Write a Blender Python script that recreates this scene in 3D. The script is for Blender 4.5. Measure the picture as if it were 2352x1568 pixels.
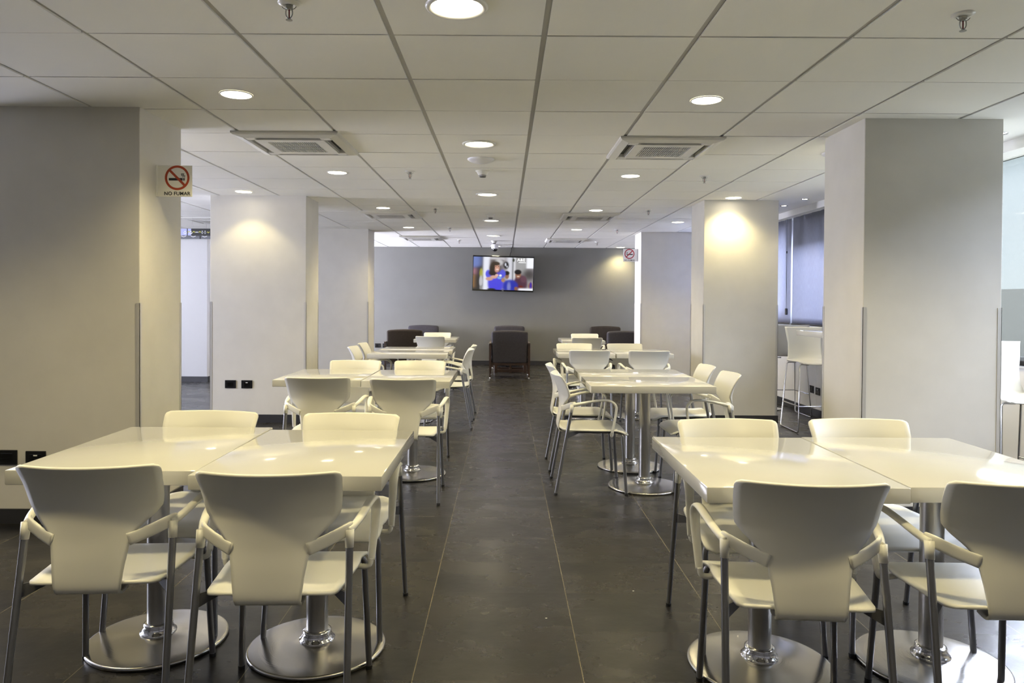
import bpy, bmesh, math, random
from mathutils import Vector, Matrix
random.seed(7)
for o in list(bpy.data.objects): bpy.data.objects.remove(o)
SC = bpy.context.scene
COL = SC.collection
PI = math.pi
CE = 2.426            # ceiling height

# ------------------------------------------------------------------ camera
cam_d = bpy.data.cameras.new('camera')
cam = bpy.data.objects.new('camera', cam_d)
COL.objects.link(cam)
cam_d.sensor_width = 36.0
cam_d.lens = 1700.0 / 2352.0 * 36.0
cam_d.shift_x = 0.00728
cam_d.shift_y = -0.03079
cam_d.clip_start = 0.05
cam.matrix_world = (Matrix.Translation((0, 0, 1.311))
                    @ Matrix.Rotation(math.radians(90 - 0.66), 4, 'X')
                    @ Matrix.Rotation(0.006, 4, 'Z'))
SC.camera = cam

# ------------------------------------------------------------------ world, daylight, exposure
SC.view_settings.view_transform = 'Standard'
SC.view_settings.look = 'None'
SC.view_settings.gamma = 1.0
SC.view_settings.exposure = 1.0
SC.view_settings.use_curve_mapping = False
world = bpy.data.worlds.new('sky'); SC.world = world
world.use_nodes = True
wn = world.node_tree
wbg = wn.nodes['Background']
tc = wn.nodes.new('ShaderNodeTexCoord'); nz = wn.nodes.new('ShaderNodeTexNoise')
nz.inputs['Scale'].default_value = 3.0; nz.inputs['Detail'].default_value = 5.0
rp = wn.nodes.new('ShaderNodeValToRGB')
rp.color_ramp.elements[0].position = 0.35; rp.color_ramp.elements[0].color = (0.72, 0.86, 1.0, 1)
rp.color_ramp.elements[1].position = 0.6; rp.color_ramp.elements[1].color = (0.93, 0.97, 1.0, 1)
wn.links.new(tc.outputs['Generated'], nz.inputs['Vector'])
wn.links.new(nz.outputs['Fac'], rp.inputs['Fac'])
wn.links.new(rp.outputs['Color'], wbg.inputs['Color'])
wbg.inputs['Strength'].default_value = 0.95

WARM = (1.0, 0.84, 0.44)
DAY = (0.80, 0.81, 1.0)

def daylight(name, loc, rot, sx, sy, power, color=DAY):
    l = bpy.data.lights.new(name, 'AREA'); l.shape = 'RECTANGLE'
    l.size = sx; l.size_y = sy; l.energy = power; l.color = color
    o = bpy.data.objects.new(name, l); COL.objects.link(o)
    o.location = loc; o.rotation_euler = rot
    return o
# sky light: high outside the window wall, and outside the window openings that lie out of the picture
def aim(o, target):
    d = Vector(target)-o.location
    o.rotation_euler = d.to_track_quat('-Z', 'Y').to_euler()
SKY_R = daylight('sky_light_high', (8.0, 6.5, 5.8), (0, 0, 0), 15.0, 3.5, 7600); SKY_R.rotation_euler = (0, math.radians(48), 0); SKY_R.data.size, SKY_R.data.size_y = 3.5, 15.0
SKY_LA = daylight('sky_light_left_near', (-7.6, 6.1, 1.55), (0, math.radians(-90), 0), 1.7, 2.2, 130)
SKY_LC = daylight('sky_light_left_middle', (-7.6, 9.8, 1.55), (0, math.radians(-90), 0), 1.7, 1.9, 5)
SKY_R3 = daylight('sky_light_right_far', (4.3, 11.7, 1.7), (0, math.radians(90), 0), 1.1, 3.4, 1500)
SKY_LB = daylight('sky_light_left_far', (-7.6, 14.0, 1.55), (0, math.radians(-90), 0), 1.7, 2.3, 700)
# unseen fill lamps added outside, below the sills, to brighten the ceiling
FILL_R = daylight('ceiling_fill_right', (5.6, 4.6, -0.4), (0, 0, 0), 2.2, 5.0, 250, (1.0, 0.97, 0.92)); aim(FILL_R, (1.2, 4.0, 2.43))
FILL_LA = daylight('ceiling_fill_left_near', (-8.6, 6.0, -0.1), (0, 0, 0), 2.0, 2.6, 170); aim(FILL_LA, (-2.5, 6.0, 2.43))
FILL_LC = daylight('ceiling_fill_left_middle', (-8.6, 9.6, -0.1), (0, 0, 0), 2.0, 1.9, 50); aim(FILL_LC, (-2.0, 9.2, 2.43))
FILL_LB = daylight('ceiling_fill_left_far', (-8.6, 13.6, -0.1), (0, 0, 0), 2.0, 2.6, 750); aim(FILL_LB, (-1.5, 12.0, 2.43))

# ------------------------------------------------------------------ helpers
def new_bm(): return bmesh.new()

def link_mesh(name, bm, mats, parent=None, smooth=False, loc=None):
    me = bpy.data.meshes.new(name)
    bm.normal_update()
    bm.to_mesh(me); bm.free()
    if not isinstance(mats, (list, tuple)): mats = [mats]
    for m in mats: me.materials.append(m)
    if smooth:
        for p in me.polygons: p.use_smooth = True
        if smooth != 'all':
            try: me.set_sharp_from_angle(angle=math.radians(38))
            except Exception: pass
    o = bpy.data.objects.new(name, me)
    COL.objects.link(o)
    if parent: o.parent = parent
    if loc: o.location = loc
    return o

def tag(o, label, cat=None, group=None, kind=None):
    o['label'] = label
    if cat: o['category'] = cat
    if group: o['group'] = group
    if kind: o['kind'] = kind
    return o

def thing(name, label, cat, loc=(0, 0, 0), rz=0.0, group=None):
    o = bpy.data.objects.new(name, None)
    o.empty_display_size = 0.1
    COL.objects.link(o); o.location = loc; o.rotation_euler = (0, 0, rz)
    return tag(o, label, cat, group)

def struct(name, bm, m, smooth=False, label=None):
    o = link_mesh(name, bm, m, None, smooth); o['kind'] = 'structure'
    if label: o['label'] = label
    return o

def dup(root, loc, rz, label, group=None):
    r = root.copy(); COL.objects.link(r); r.location = loc; r.rotation_euler = (0, 0, rz)
    r['label'] = label
    if group: r['group'] = group
    for ch in list(root.children):
        c = ch.copy(); COL.objects.link(c); c.parent = r
        for g in list(ch.children):
            d = g.copy(); COL.objects.link(d); d.parent = c
    return r

def bx(bm, x0, x1, y0, y1, z0, z1, mi=0, bev=0.0, seg=2):
    v = [bm.verts.new(p) for p in ((x0,y0,z0),(x1,y0,z0),(x1,y1,z0),(x0,y1,z0),(x0,y0,z1),(x1,y0,z1),(x1,y1,z1),(x0,y1,z1))]
    fs = [bm.faces.new([v[i] for i in q]) for q in ((0,3,2,1),(4,5,6,7),(0,1,5,4),(1,2,6,5),(2,3,7,6),(3,0,4,7))]
    for f in fs: f.material_index = mi
    if bev > 0:
        es = set(e for f in fs for e in f.edges)
        r = bmesh.ops.bevel(bm, geom=list(es), offset=bev, segments=seg, profile=0.5, affect='EDGES', clamp_overlap=True)
        for f in r['faces']: f.material_index = mi
    return v

def prism(bm, pts, z0, z1, mi=0):
    a = [bm.verts.new((p[0], p[1], z0)) for p in pts]; b = [bm.verts.new((p[0], p[1], z1)) for p in pts]
    bm.faces.new(list(reversed(a))).material_index = mi; bm.faces.new(b).material_index = mi
    n = len(pts)
    for i in range(n): bm.faces.new((a[i], a[(i+1) % n], b[(i+1) % n], b[i])).material_index = mi

def lathe(bm, prof, seg=48, c=(0, 0, 0), mi=0, capb=True, capt=True):
    rings = []
    for r, z in prof:
        rings.append([bm.verts.new((c[0]+r*math.cos(2*PI*k/seg), c[1]+r*math.sin(2*PI*k/seg), c[2]+z)) for k in range(seg)])
    for a, b in zip(rings, rings[1:]):
        for k in range(seg):
            bm.faces.new((a[k], a[(k+1) % seg], b[(k+1) % seg], b[k])).material_index = mi
    if capb: bm.faces.new(list(reversed(rings[0]))).material_index = mi
    if capt: bm.faces.new(rings[-1]).material_index = mi

def catmull(pts, n=6):
    P = [Vector(p) for p in pts]; out = []
    for i in range(len(P)-1):
        p0 = P[max(i-1, 0)]; p1 = P[i]; p2 = P[i+1]; p3 = P[min(i+2, len(P)-1)]
        for k in range(n):
            t = k/n
            out.append(0.5*((2*p1)+(p2-p0)*t+(2*p0-5*p1+4*p2-p3)*t*t+(3*p1-p0-3*p2+p3)*t**3))
    out.append(P[-1]); return out

def interp(xs, ys, x):
    if x <= xs[0]: return ys[0]
    for i in range(len(xs)-1):
        if x <= xs[i+1]:
            t = (x-xs[i])/(xs[i+1]-xs[i]); return ys[i]*(1-t)+ys[i+1]*t
    return ys[-1]

def sweep(bm, path, rad, seg=12, ref=(0, 0, 1), mi=0, sq=1.0):
    """path: vectors; rad: float, or list of (a,b): a along ref, b across"""
    P = [Vector(p) for p in path]; n = len(P); rings = []
    ref = Vector(ref)
    for i in range(n):
        t = (P[min(i+1, n-1)]-P[max(i-1, 0)]).normalized()
        a = ref-t*ref.dot(t)
        if a.length < 1e-4: a = Vector((1, 0, 0))-t*t.x
        a.normalize(); b = t.cross(a)
        ra, rb = (rad, rad) if isinstance(rad, (int, float)) else rad[i]
        f_ = lambda c: math.copysign(abs(c)**sq, c)
        rings.append([bm.verts.new(P[i]+a*ra*f_(math.cos(2*PI*k/seg))+b*rb*f_(math.sin(2*PI*k/seg))) for k in range(seg)])
    for A, B in zip(rings, rings[1:]):
        for k in range(seg):
            bm.faces.new((A[k], B[k], B[(k+1) % seg], A[(k+1) % seg])).material_index = mi
    bm.faces.new(rings[0]).material_index = mi; bm.faces.new(list(reversed(rings[-1]))).material_index = mi

def tube(bm, a, b, r, r2=None, seg=12, mi=0):
    ra = [(r, r), (r2 if r2 else r,)*2]
    d = Vector(b)-Vector(a)
    sweep(bm, [a, b], ra, seg, ref=(1, 0, 0) if abs(d.normalized().x) < 0.9 else (0, 0, 1), mi=mi)

def shell(bm, fn, nu, nv, th, mi=0):
    """closed thin shell around the surface fn(u in -1..1, v in 0..1)"""
    G = [[Vector(fn(-1+2*i/nu, j/nv)) for i in range(nu+1)] for j in range(nv+1)]
    T = []; B = []
    for j in range(nv+1):
        tr = []; br = []
        for i in range(nu+1):
            du = G[j][min(i+1, nu)]-G[j][max(i-1, 0)]; dv = G[min(j+1, nv)][i]-G[max(j-1, 0)][i]
            n = du.cross(dv)
            n = n.normalized() if n.length > 1e-9 else Vector((0, 0, 1))
            tr.append(bm.verts.new(G[j][i]+n*th/2)); br.append(bm.verts.new(G[j][i]-n*th/2))
        T.append(tr); B.append(br)
    for j in range(nv):
        for i in range(nu):
            bm.faces.new((T[j][i], T[j][i+1], T[j+1][i+1], T[j+1][i]))
            bm.faces.new((B[j][i], B[j+1][i], B[j+1][i+1], B[j][i+1]))
    for i in range(nu):
        bm.faces.new((T[0][i], B[0][i], B[0][i+1], T[0][i+1]))
        bm.faces.new((T[nv][i], T[nv][i+1], B[nv][i+1], B[nv][i]))
    for j in range(nv):
        bm.faces.new((T[j][0], T[j+1][0], B[j+1][0], B[j][0]))
        bm.faces.new((T[j][nu], B[j][nu], B[j+1][nu], T[j+1][nu]))

# ------------------------------------------------------------------ materials
def mat(name, color, rough=0.5, metal=0.0, bump=0.0, bscale=60.0, var=0.0, vscale=4.0, spec=0.5, coat=0.0, emit=None, estr=0.0, trans=0.0):
    m = bpy.data.materials.new(name); m.use_nodes = True
    nt = m.node_tree; b = nt.nodes['Principled BSDF']
    b.inputs['Base Color'].default_value = (*color, 1)
    b.inputs['Roughness'].default_value = rough
    b.inputs['Metallic'].default_value = metal
    b.inputs['Specular IOR Level'].default_value = spec
    if coat: b.inputs['Coat Weight'].default_value = coat; b.inputs['Coat Roughness'].default_value = 0.04
    if emit: b.inputs['Emission Color'].default_value = (*emit, 1); b.inputs['Emission Strength'].default_value = estr
    if trans: b.inputs['Transmission Weight'].default_value = trans
    if var or bump:
        tc = nt.nodes.new('ShaderNodeTexCoord')
    if var:
        n = nt.nodes.new('ShaderNodeTexNoise'); n.inputs['Scale'].default_value = vscale; n.inputs['Detail'].default_value = 6
        r = nt.nodes.new('ShaderNodeMapRange'); r.inputs['From Min'].default_value = 0.3; r.inputs['From Max'].default_value = 0.7
        r.inputs['To Min'].default_value = 1-var; r.inputs['To Max'].default_value = 1+var
        mx = nt.nodes.new('ShaderNodeVectorMath'); mx.operation = 'SCALE'; mx.inputs[0].default_value = color
        nt.links.new(tc.outputs['Object'], n.inputs['Vector']); nt.links.new(n.outputs['Fac'], r.inputs['Value'])
        nt.links.new(r.outputs['Result'], mx.inputs['Scale']); nt.links.new(mx.outputs[0], b.inputs['Base Color'])
    if bump:
        n2 = nt.nodes.new('ShaderNodeTexNoise'); n2.inputs['Scale'].default_value = bscale; n2.inputs['Detail'].default_value = 3
        bp = nt.nodes.new('ShaderNodeBump'); bp.inputs['Strength'].default_value = bump; bp.inputs['Distance'].default_value = 0.002
        nt.links.new(tc.outputs['Object'], n2.inputs['Vector']); nt.links.new(n2.outputs['Fac'], bp.inputs['Height'])
        nt.links.new(bp.outputs['Normal'], b.inputs['Normal'])
    return m

M = {}
M['stucco'] = mat('stucco', (0.62, 0.60, 0.55), 0.75, bump=0.12, bscale=35, var=0.03, vscale=5, spec=0.2)
M['white_wall'] = mat('white_wall', (0.78, 0.78, 0.79), 0.5, bump=0.05, bscale=40, spec=0.3)
M['grey_wall'] = mat('grey_wall', (0.150, 0.149, 0.135), 0.6, bump=0.15, bscale=160, var=0.03, vscale=3, spec=0.3)
M['panel'] = mat('white_panel', (0.80, 0.80, 0.80), 0.12, spec=0.5)
M['tile'] = mat('ceiling_tile', (0.84, 0.83, 0.785), 0.85, bump=0.10, bscale=300, var=0.02, vscale=1.5, spec=0.1)
M['tbar'] = mat('ceiling_bar', (0.44, 0.435, 0.425), 0.4, spec=0.3)
M['plaster'] = mat('ceiling_plaster', (0.80, 0.80, 0.79), 0.8, spec=0.1)
M['base'] = mat('dark_skirting', (0.028, 0.028, 0.032), 0.35, var=0.1, vscale=8)
M['guard'] = mat('corner_guard', (0.55, 0.54, 0.52), 0.3, 0.3)
M['table'] = mat('white_laminate', (0.54, 0.535, 0.50), 0.09, bump=0.05, bscale=90, spec=0.5, coat=0.3)
M['plastic'] = mat('off_white_plastic', (0.71, 0.70, 0.64), 0.36, bump=0.02, bscale=400, spec=0.4)
M['legs'] = mat('grey_leg_paint', (0.20, 0.20, 0.21), 0.33, 0.75)
M['bracket'] = mat('dark_grey_bracket', (0.07, 0.07, 0.075), 0.45)
M['rubber'] = mat('black_rubber', (0.012, 0.012, 0.013), 0.6)
M['cap'] = mat('light_cap', (0.8, 0.8, 0.8), 0.3)
M['black'] = mat('black_plastic', (0.010, 0.010, 0.011), 0.22)
M['blackgloss'] = mat('black_gloss', (0.004, 0.004, 0.004), 0.06, coat=0.6)
M['grey_fabric'] = mat('charcoal_fabric', (0.043, 0.040, 0.046), 0.95, bump=0.35, bscale=500, var=0.08, vscale=30, spec=0.15)
M['brown_fabric'] = mat('dark_brown_fabric', (0.032, 0.026, 0.023), 0.95, bump=0.35, bscale=500, var=0.08, vscale=30, spec=0.15)
M['wood'] = mat('dark_wood', (0.030, 0.016, 0.010), 0.35, var=0.25, vscale=14)
M['chrome'] = mat('chrome', (0.72, 0.72, 0.74), 0.12, 1.0)
M['ac'] = mat('ac_white', (0.66, 0.65, 0.61), 0.4)
M['acdark'] = mat('ac_slot_dark', (0.02, 0.02, 0.02), 0.5)
M['detector'] = mat('detector_white', (0.74, 0.73, 0.69), 0.4)
M['domewhite'] = mat('dome_white', (0.78, 0.78, 0.82), 0.35)
M['sprink'] = mat('sprinkler_metal', (0.32, 0.32, 0.30), 0.3, 0.8)
M['red'] = mat('red_bulb', (0.16, 0.012, 0.01), 0.2)
M['lamp_ring'] = mat('lamp_ring', (0.74, 0.73, 0.68), 0.3)
M['lamp'] = mat('lamp_lens', (0.9, 0.88, 0.8), 0.4, emit=(1.0, 0.90, 0.68), estr=9.0)
M['spotlamp'] = mat('spot_lens', (0.9, 0.88, 0.8), 0.4, emit=(1.0, 0.93, 0.8), estr=9.0)
M['sign'] = mat('sign_cream', (0.84, 0.82, 0.74), 0.25)
M['sign_white'] = mat('sign_white', (0.78, 0.78, 0.80), 0.25)
M['signred'] = mat('sign_red', (0.42, 0.055, 0.012), 0.4)
M['signred2'] = mat('sign_crimson', (0.36, 0.02, 0.04), 0.4)
M['ink'] = mat('sign_black', (0.012, 0.012, 0.012), 0.4)
M['picto_w'] = mat('pictogram_white', (0.85, 0.86, 0.9), 0.4)
M['picto_y'] = mat('pictogram_yellow', (0.62, 0.60, 0.12), 0.4)
M['signgrey'] = mat('sign_grey', (0.16, 0.165, 0.19), 0.4)
M['signblue'] = mat('sign_pale_blue', (0.45, 0.48, 0.75), 0.4)
M['frame'] = mat('window_frame_black', (0.012, 0.012, 0.016), 0.25)
M['outwall'] = mat('outside_wall', (0.16, 0.16, 0.14), 0.9, var=0.1, vscale=0.3)
M['paper'] = mat('paper', (0.8, 0.8, 0.78), 0.6)

def brushed(name, col, rough, scale=(1, 1, 60), radial=False):
    m = mat(name, col, rough, 1.0); nt = m.node_tree; b = nt.nodes['Principled BSDF']
    tcn = nt.nodes.new('ShaderNodeTexCoord')
    src = tcn.outputs['Object']
    n = nt.nodes.new('ShaderNodeTexNoise'); n.inputs['Scale'].default_value = 30
    if radial:
        sp = nt.nodes.new('ShaderNodeSeparateXYZ'); cb = nt.nodes.new('ShaderNodeCombineXYZ')
        ln = nt.nodes.new('ShaderNodeVectorMath'); ln.operation = 'LENGTH'
        nt.links.new(src, ln.inputs[0]); 
        mu = nt.nodes.new('ShaderNodeMath'); mu.operation = 'MULTIPLY'; mu.inputs[1].default_value = 9
        nt.links.new(ln.outputs['Value'], mu.inputs[0]); nt.links.new(mu.outputs[0], cb.inputs[0])
        nt.links.new(cb.outputs[0], n.inputs['Vector'])
    else:
        mp = nt.nodes.new('ShaderNodeMapping'); mp.inputs['Scale'].default_value = scale
        nt.links.new(src, mp.inputs['Vector']); nt.links.new(mp.outputs[0], n.inputs['Vector'])
    r = nt.nodes.new('ShaderNodeMapRange'); r.inputs['To Min'].default_value = rough-0.07; r.inputs['To Max'].default_value = rough+0.09
    nt.links.new(n.outputs['Fac'], r.inputs['Value']); nt.links.new(r.outputs['Result'], b.inputs['Roughness'])
    bp = nt.nodes.new('ShaderNodeBump'); bp.inputs['Strength'].default_value = 0.12; bp.inputs['Distance'].default_value = 0.001
    nt.links.new(n.outputs['Fac'], bp.inputs['Height']); nt.links.new(bp.outputs['Normal'], b.inputs['Normal'])
    if radial:
        b.inputs['Anisotropic'].default_value = 0.75
        tg = nt.nodes.new('ShaderNodeTangent'); tg.direction_type = 'RADIAL'; tg.axis = 'Z'
        nt.links.new(tg.outputs[0], b.inputs['Tangent'])
    return m
M['steel'] = brushed('brushed_steel', (0.50, 0.49, 0.47), 0.30, (60, 60, 1))
M['steel_disc'] = brushed('brushed_steel_disc', (0.52, 0.51, 0.49), 0.22, radial=True)

def floor_mat():
    m = bpy.data.materials.new('slate_floor_tiles'); m.use_nodes = True
    nt = m.node_tree; N = nt.nodes; L = nt.links; b = N['Principled BSDF']
    tcn = N.new('ShaderNodeTexCoord'); sp = N.new('ShaderNodeSeparateXYZ'); L.new(tcn.outputs['Object'], sp.inputs[0])
    def math_(op, a, bv=None, c=None):
        n = N.new('ShaderNodeMath'); n.operation = op
        for i, v in enumerate((a, bv, c)):
            if v is None: continue
            if isinstance(v, (int, float)): n.inputs[i].default_value = v
            else: L.new(v, n.inputs[i])
        return n.outputs[0]
    TX, TY, OX, OY = 0.594, 0.3875, -0.312, 2.93
    u = math_('DIVIDE', math_('SUBTRACT', sp.outputs[0], OX), TX); v = math_('DIVIDE', math_('SUBTRACT', sp.outputs[1], OY), TY)
    fu = math_('FRACT', u); fv = math_('FRACT', v)
    du = math_('MULTIPLY', math_('MINIMUM', fu, math_('SUBTRACT', 1.0, fu)), TX)
    dv = math_('MULTIPLY', math_('MINIMUM', fv, math_('SUBTRACT', 1.0, fv)), TY)
    gu = math_('LESS_THAN', du, 0.0016); gv = math_('LESS_THAN', dv, 0.0013)
    cb = N.new('ShaderNodeCombineXYZ'); L.new(math_('FLOOR', u), cb.inputs[0]); L.new(math_('FLOOR', v), cb.inputs[1])
    wh = N.new('ShaderNodeTexWhiteNoise'); wh.noise_dimensions = '3D'; L.new(cb.outputs[0], wh.inputs['Vector'])
    # per tile offset cloudy pattern
    off = N.new('ShaderNodeVectorMath'); off.operation = 'MULTIPLY_ADD'
    L.new(wh.outputs['Color'], off.inputs[0]); off.inputs[1].default_value = (9, 9, 9); L.new(tcn.outputs['Object'], off.inputs[2])
    mp = N.new('ShaderNodeMapping'); mp.inputs['Scale'].default_value = (1.0, 1.25, 1.0); L.new(off.outputs[0], mp.inputs['Vector'])
    n1 = N.new('ShaderNodeTexNoise'); n1.inputs['Scale'].default_value = 2.4; n1.inputs['Detail'].default_value = 9; n1.inputs['Roughness'].default_value = 0.62; n1.inputs['Distortion'].default_value = 0.1
    L.new(mp.outputs[0], n1.inputs['Vector'])
    rp = N.new('ShaderNodeValToRGB'); e = rp.color_ramp.elements
    e[0].position = 0.34; e[0].color = (0.006, 0.0058, 0.0058, 1); e[1].position = 0.68; e[1].color = (0.032, 0.029, 0.025, 1)
    L.new(n1.outputs['Fac'], rp.inputs['Fac'])
    sc = N.new('ShaderNodeMapRange'); sc.inputs['To Min'].default_value = 0.86; sc.inputs['To Max'].default_value = 1.14; L.new(wh.outputs['Value'], sc.inputs['Value'])
    vm = N.new('ShaderNodeVectorMath'); vm.operation = 'SCALE'; L.new(rp.outputs[0], vm.inputs[0]); L.new(sc.outputs[0], vm.inputs['Scale'])
    mx = N.new('ShaderNodeMix'); mx.data_type = 'RGBA'; L.new(gu, mx.inputs['Factor']); L.new(vm.outputs[0], mx.inputs[6]); mx.inputs[7].default_value = (0.15, 0.125, 0.075, 1)
    mx2 = N.new('ShaderNodeMix'); mx2.data_type = 'RGBA'; L.new(math_('MULTIPLY', gv, 0.75), mx2.inputs['Factor']); L.new(mx.outputs[2], mx2.inputs[6]); mx2.inputs[7].default_value = (0.030, 0.025, 0.018, 1)
    L.new(mx2.outputs[2], b.inputs['Base Color'])
    rr = N.new('ShaderNodeMapRange'); rr.inputs['From Min'].default_value = 0.4; rr.inputs['From Max'].default_value = 0.6; rr.inputs['To Min'].default_value = 0.32; rr.inputs['To Max'].default_value = 0.25; L.new(n1.outputs['Fac'], rr.inputs['Value'])
    L.new(rr.outputs[0], b.inputs['Roughness']); b.inputs['Specular IOR Level'].default_value = 0.36
    n2 = N.new('ShaderNodeTexNoise'); n2.inputs['Scale'].default_value = 14; n2.inputs['Detail'].default_value = 6; L.new(off.outputs[0], n2.inputs['Vector'])
    bp = N.new('ShaderNodeBump'); bp.inputs['Strength'].default_value = 0.25; bp.inputs['Distance'].default_value = 0.004
    L.new(n2.outputs['Fac'], bp.inputs['Height']); L.new(bp.outputs[0], b.inputs['Normal'])
    return m
M['floor'] = floor_mat()

def curtain_mat(name, col, t, sheer):
    m = bpy.data.materials.new(name); m.use_nodes = True; nt = m.node_tree; N = nt.nodes; L = nt.links
    N.remove(N['Principled BSDF']); out = N['Material Output']
    tcn = N.new('ShaderNodeTexCoord'); mp = N.new('ShaderNodeMapping'); mp.inputs['Scale'].default_value = (1, 30, 2.5)
    n = N.new('ShaderNodeTexNoise'); n.inputs['Scale'].default_value = 6; n.inputs['Detail'].default_value = 5
    L.new(tcn.outputs['Object'], mp.inputs[0]); L.new(mp.outputs[0], n.inputs['Vector'])
    rp = N.new('ShaderNodeMapRange'); rp.inputs['To Min'].default_value = 0.72; rp.inputs['To Max'].default_value = 1.25
    L.new(n.outputs['Fac'], rp.inputs['Value'])
    vs = N.new('ShaderNodeVectorMath'); vs.operation = 'SCALE'; vs.inputs[0].default_value = col; L.new(rp.outputs[0], vs.inputs['Scale'])
    d = N.new('ShaderNodeBsdfDiffuse'); tr = N.new('ShaderNodeBsdfTranslucent'); L.new(vs.outputs[0], d.inputs[0]); L.new(vs.outputs[0], tr.inputs[0])
    mx = N.new('ShaderNodeMixShader'); mx.inputs[0].default_value = t; L.new(d.outputs[0], mx.inputs[1]); L.new(tr.outputs[0], mx.inputs[2])
    last = mx
    if sheer:
        tp = N.new('ShaderNodeBsdfTransparent'); m2 = N.new('ShaderNodeMixShader'); m2.inputs[0].default_value = sheer
        L.new(mx.outputs[0], m2.inputs[1]); L.new(tp.outputs[0], m2.inputs[2]); last = m2
    L.new(last.outputs[0], out.inputs['Surface'])
    return m
M['blind'] = curtain_mat('blue_grey_blind', (0.34, 0.345, 0.395), 0.55, 0.0)
M['shade'] = curtain_mat('sheer_screen', (0.09, 0.09, 0.08), 0.5, 0.58)

def glass_mat():
    m = bpy.data.materials.new('window_glass'); m.use_nodes = True; nt = m.node_tree; N = nt.nodes; L = nt.links
    N.remove(N['Principled BSDF'])
    t = N.new('ShaderNodeBsdfTransparent'); t.inputs[0].default_value = (0.93, 0.97, 0.97, 1)
    g = N.new('ShaderNodeBsdfGlossy'); g.inputs['Roughness'].default_value = 0.02
    f = N.new('ShaderNodeMixShader'); f.inputs[0].default_value = 0.07
    L.new(t.outputs[0], f.inputs[1]); L.new(g.outputs[0], f.inputs[2]); L.new(f.outputs[0], N['Material Output'].inputs['Surface'])
    return m
M['glass'] = glass_mat()

# ------------------------------------------------------------------ room shell
XR = 3.62; XL = -7.2; YF = 15.3; YB = -3.6
bm = new_bm(); bx(bm, XL-0.1, XR+0.1, YB-0.1, YF+0.1, -0.12, 0.0); struct('floor', bm, M['floor'], label='dark slate coloured floor tiles in a rectangular grid')

# ceiling: backing with the bars of the grid, tiles standing 7 mm lower
TX0, TXS, TY0, TYS = 0.160, 0.643, 3.12, 0.617
bm = new_bm()
bx(bm, XL-0.1, XR+0.1, YB-0.1, YF+0.1, CE+0.008, CE+0.12, 1)
i0 = int((XL-TX0)//TXS); i1 = 4
for i in range(i0+1, i1):
    xa = TX0+i*TXS
    j = -11
    while True:
        ya = TY0+j*TYS; yb = ya+TYS; j += 1
        if ya > YF: break
        if yb < YB: continue
        dz = random.uniform(-0.0012, 0.0012)
        bx(bm, xa+0.0125, xa+TXS-0.0125, max(ya, YB)+0.0055, min(yb, YF)-0.0055, CE+dz, CE+0.009, 0)
bx(bm, TX0+4*TXS+0.012, XR, YB, YF, CE, CE+0.009, 2)
struct('ceiling', bm, [M['tile'], M['tbar'], M['plaster']], label='suspended ceiling of square white tiles with broad bars between them')

bm = new_bm(); bx(bm, -4.9, XR, YF, YF+0.12, 0.0, CE+0.01); struct('wall_back', bm, M['grey_wall'], label='grey end wall behind the television')
bm = new_bm(); bx(bm, -4.9, XR, YF-0.012, YF, 0, 0.085); struct('baseboard_back', bm, M['base'])
bm = new_bm(); bx(bm, XL, XR, YB-0.12, YB, 0.0, CE+0.01); struct('wall_front', bm, M['stucco'])
# left outer wall with a window band (seen only as light on the corridor)
bm = new_bm()
bx(bm, XL-0.12, XL, YB, 3.4, 0, CE+0.01); bx(bm, XL-0.12, XL, 8.0, 8.8, 0, CE+0.01); bx(bm, XL-0.12, XL, 10.8, 12.7, 0, CE+0.01); bx(bm, XL-0.12, XL, 15.2, YF+0.1, 0, CE+0.01)
for a, c in ((3.4, 8.0), (8.8, 10.8), (12.7, 15.2)): bx(bm, XL-0.12, XL, a, c, 0, 0.6); bx(bm, XL-0.12, XL, a, c, 2.35, CE+0.01)
struct('wall_left', bm, M['white_wall'])
bm = new_bm(); bx(bm, XL, -4.9, YF, YF+0.12, 0, CE+0.01); struct('wall_corridor_back', bm, M['white_wall'])

# right outer wall with openings
bm = new_bm()
WH = 2.365
wz0, wz1 = 1.19, 2.15
wins = [(7.15, 9.20), (9.38, 9.85), (10.0, 11.6), (11.8, 13.4)]
bx(bm, XR, XR+0.15, YB, 2.3, 0, CE+0.01, 0)
bx(bm, XR, XR+0.15, 2.3, 6.6, 0, 0.88, 0); bx(bm, XR, XR+0.15, 2.3, 6.6, 2.421, CE+0.01, 0); bx(bm, XR, XR+0.15, 3.9, 4.0, 0.88, 2.421, 0)
ys = [6.6]+[v for w in wins for v in w]+[YF+0.1]
for k in range(0, len(ys), 2): bx(bm, XR, XR+0.15, ys[k], ys[k+1], 0, CE+0.01, 0)
for a, c in wins: bx(bm, XR, XR+0.15, a, c, 0, wz0, 0); bx(bm, XR, XR+0.15, a, c, wz1, CE+0.01, 0)
struct('wall_right', bm, M['white_wall'], label='white outer wall with windows behind the bar tables')
# cornice along the window wall
bm = new_bm(); bx(bm, XR-0.19, XR, YB, YF, WH-0.012, CE+0.002); struct('trim_1', bm, M['plaster'], label='plaster fascia along the top of the window wall')
bm = new_bm(); bx(bm, XR-0.012, XR, YB, YF, 0, 0.085); struct('baseboard_right', bm, M['base'])
# glossy white wall panels with joints below the blinds
bm = new_bm()
y = 6.75
while y < 14.9:
    bx(bm, XR-0.012, XR, y+0.003, y+0.597, 0.088, 1.0, 0, 0.001, 1); y += 0.6
struct('trim_2', bm, M['panel'], label='glossy white wall panels with vertical joints under the blinds')

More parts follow.
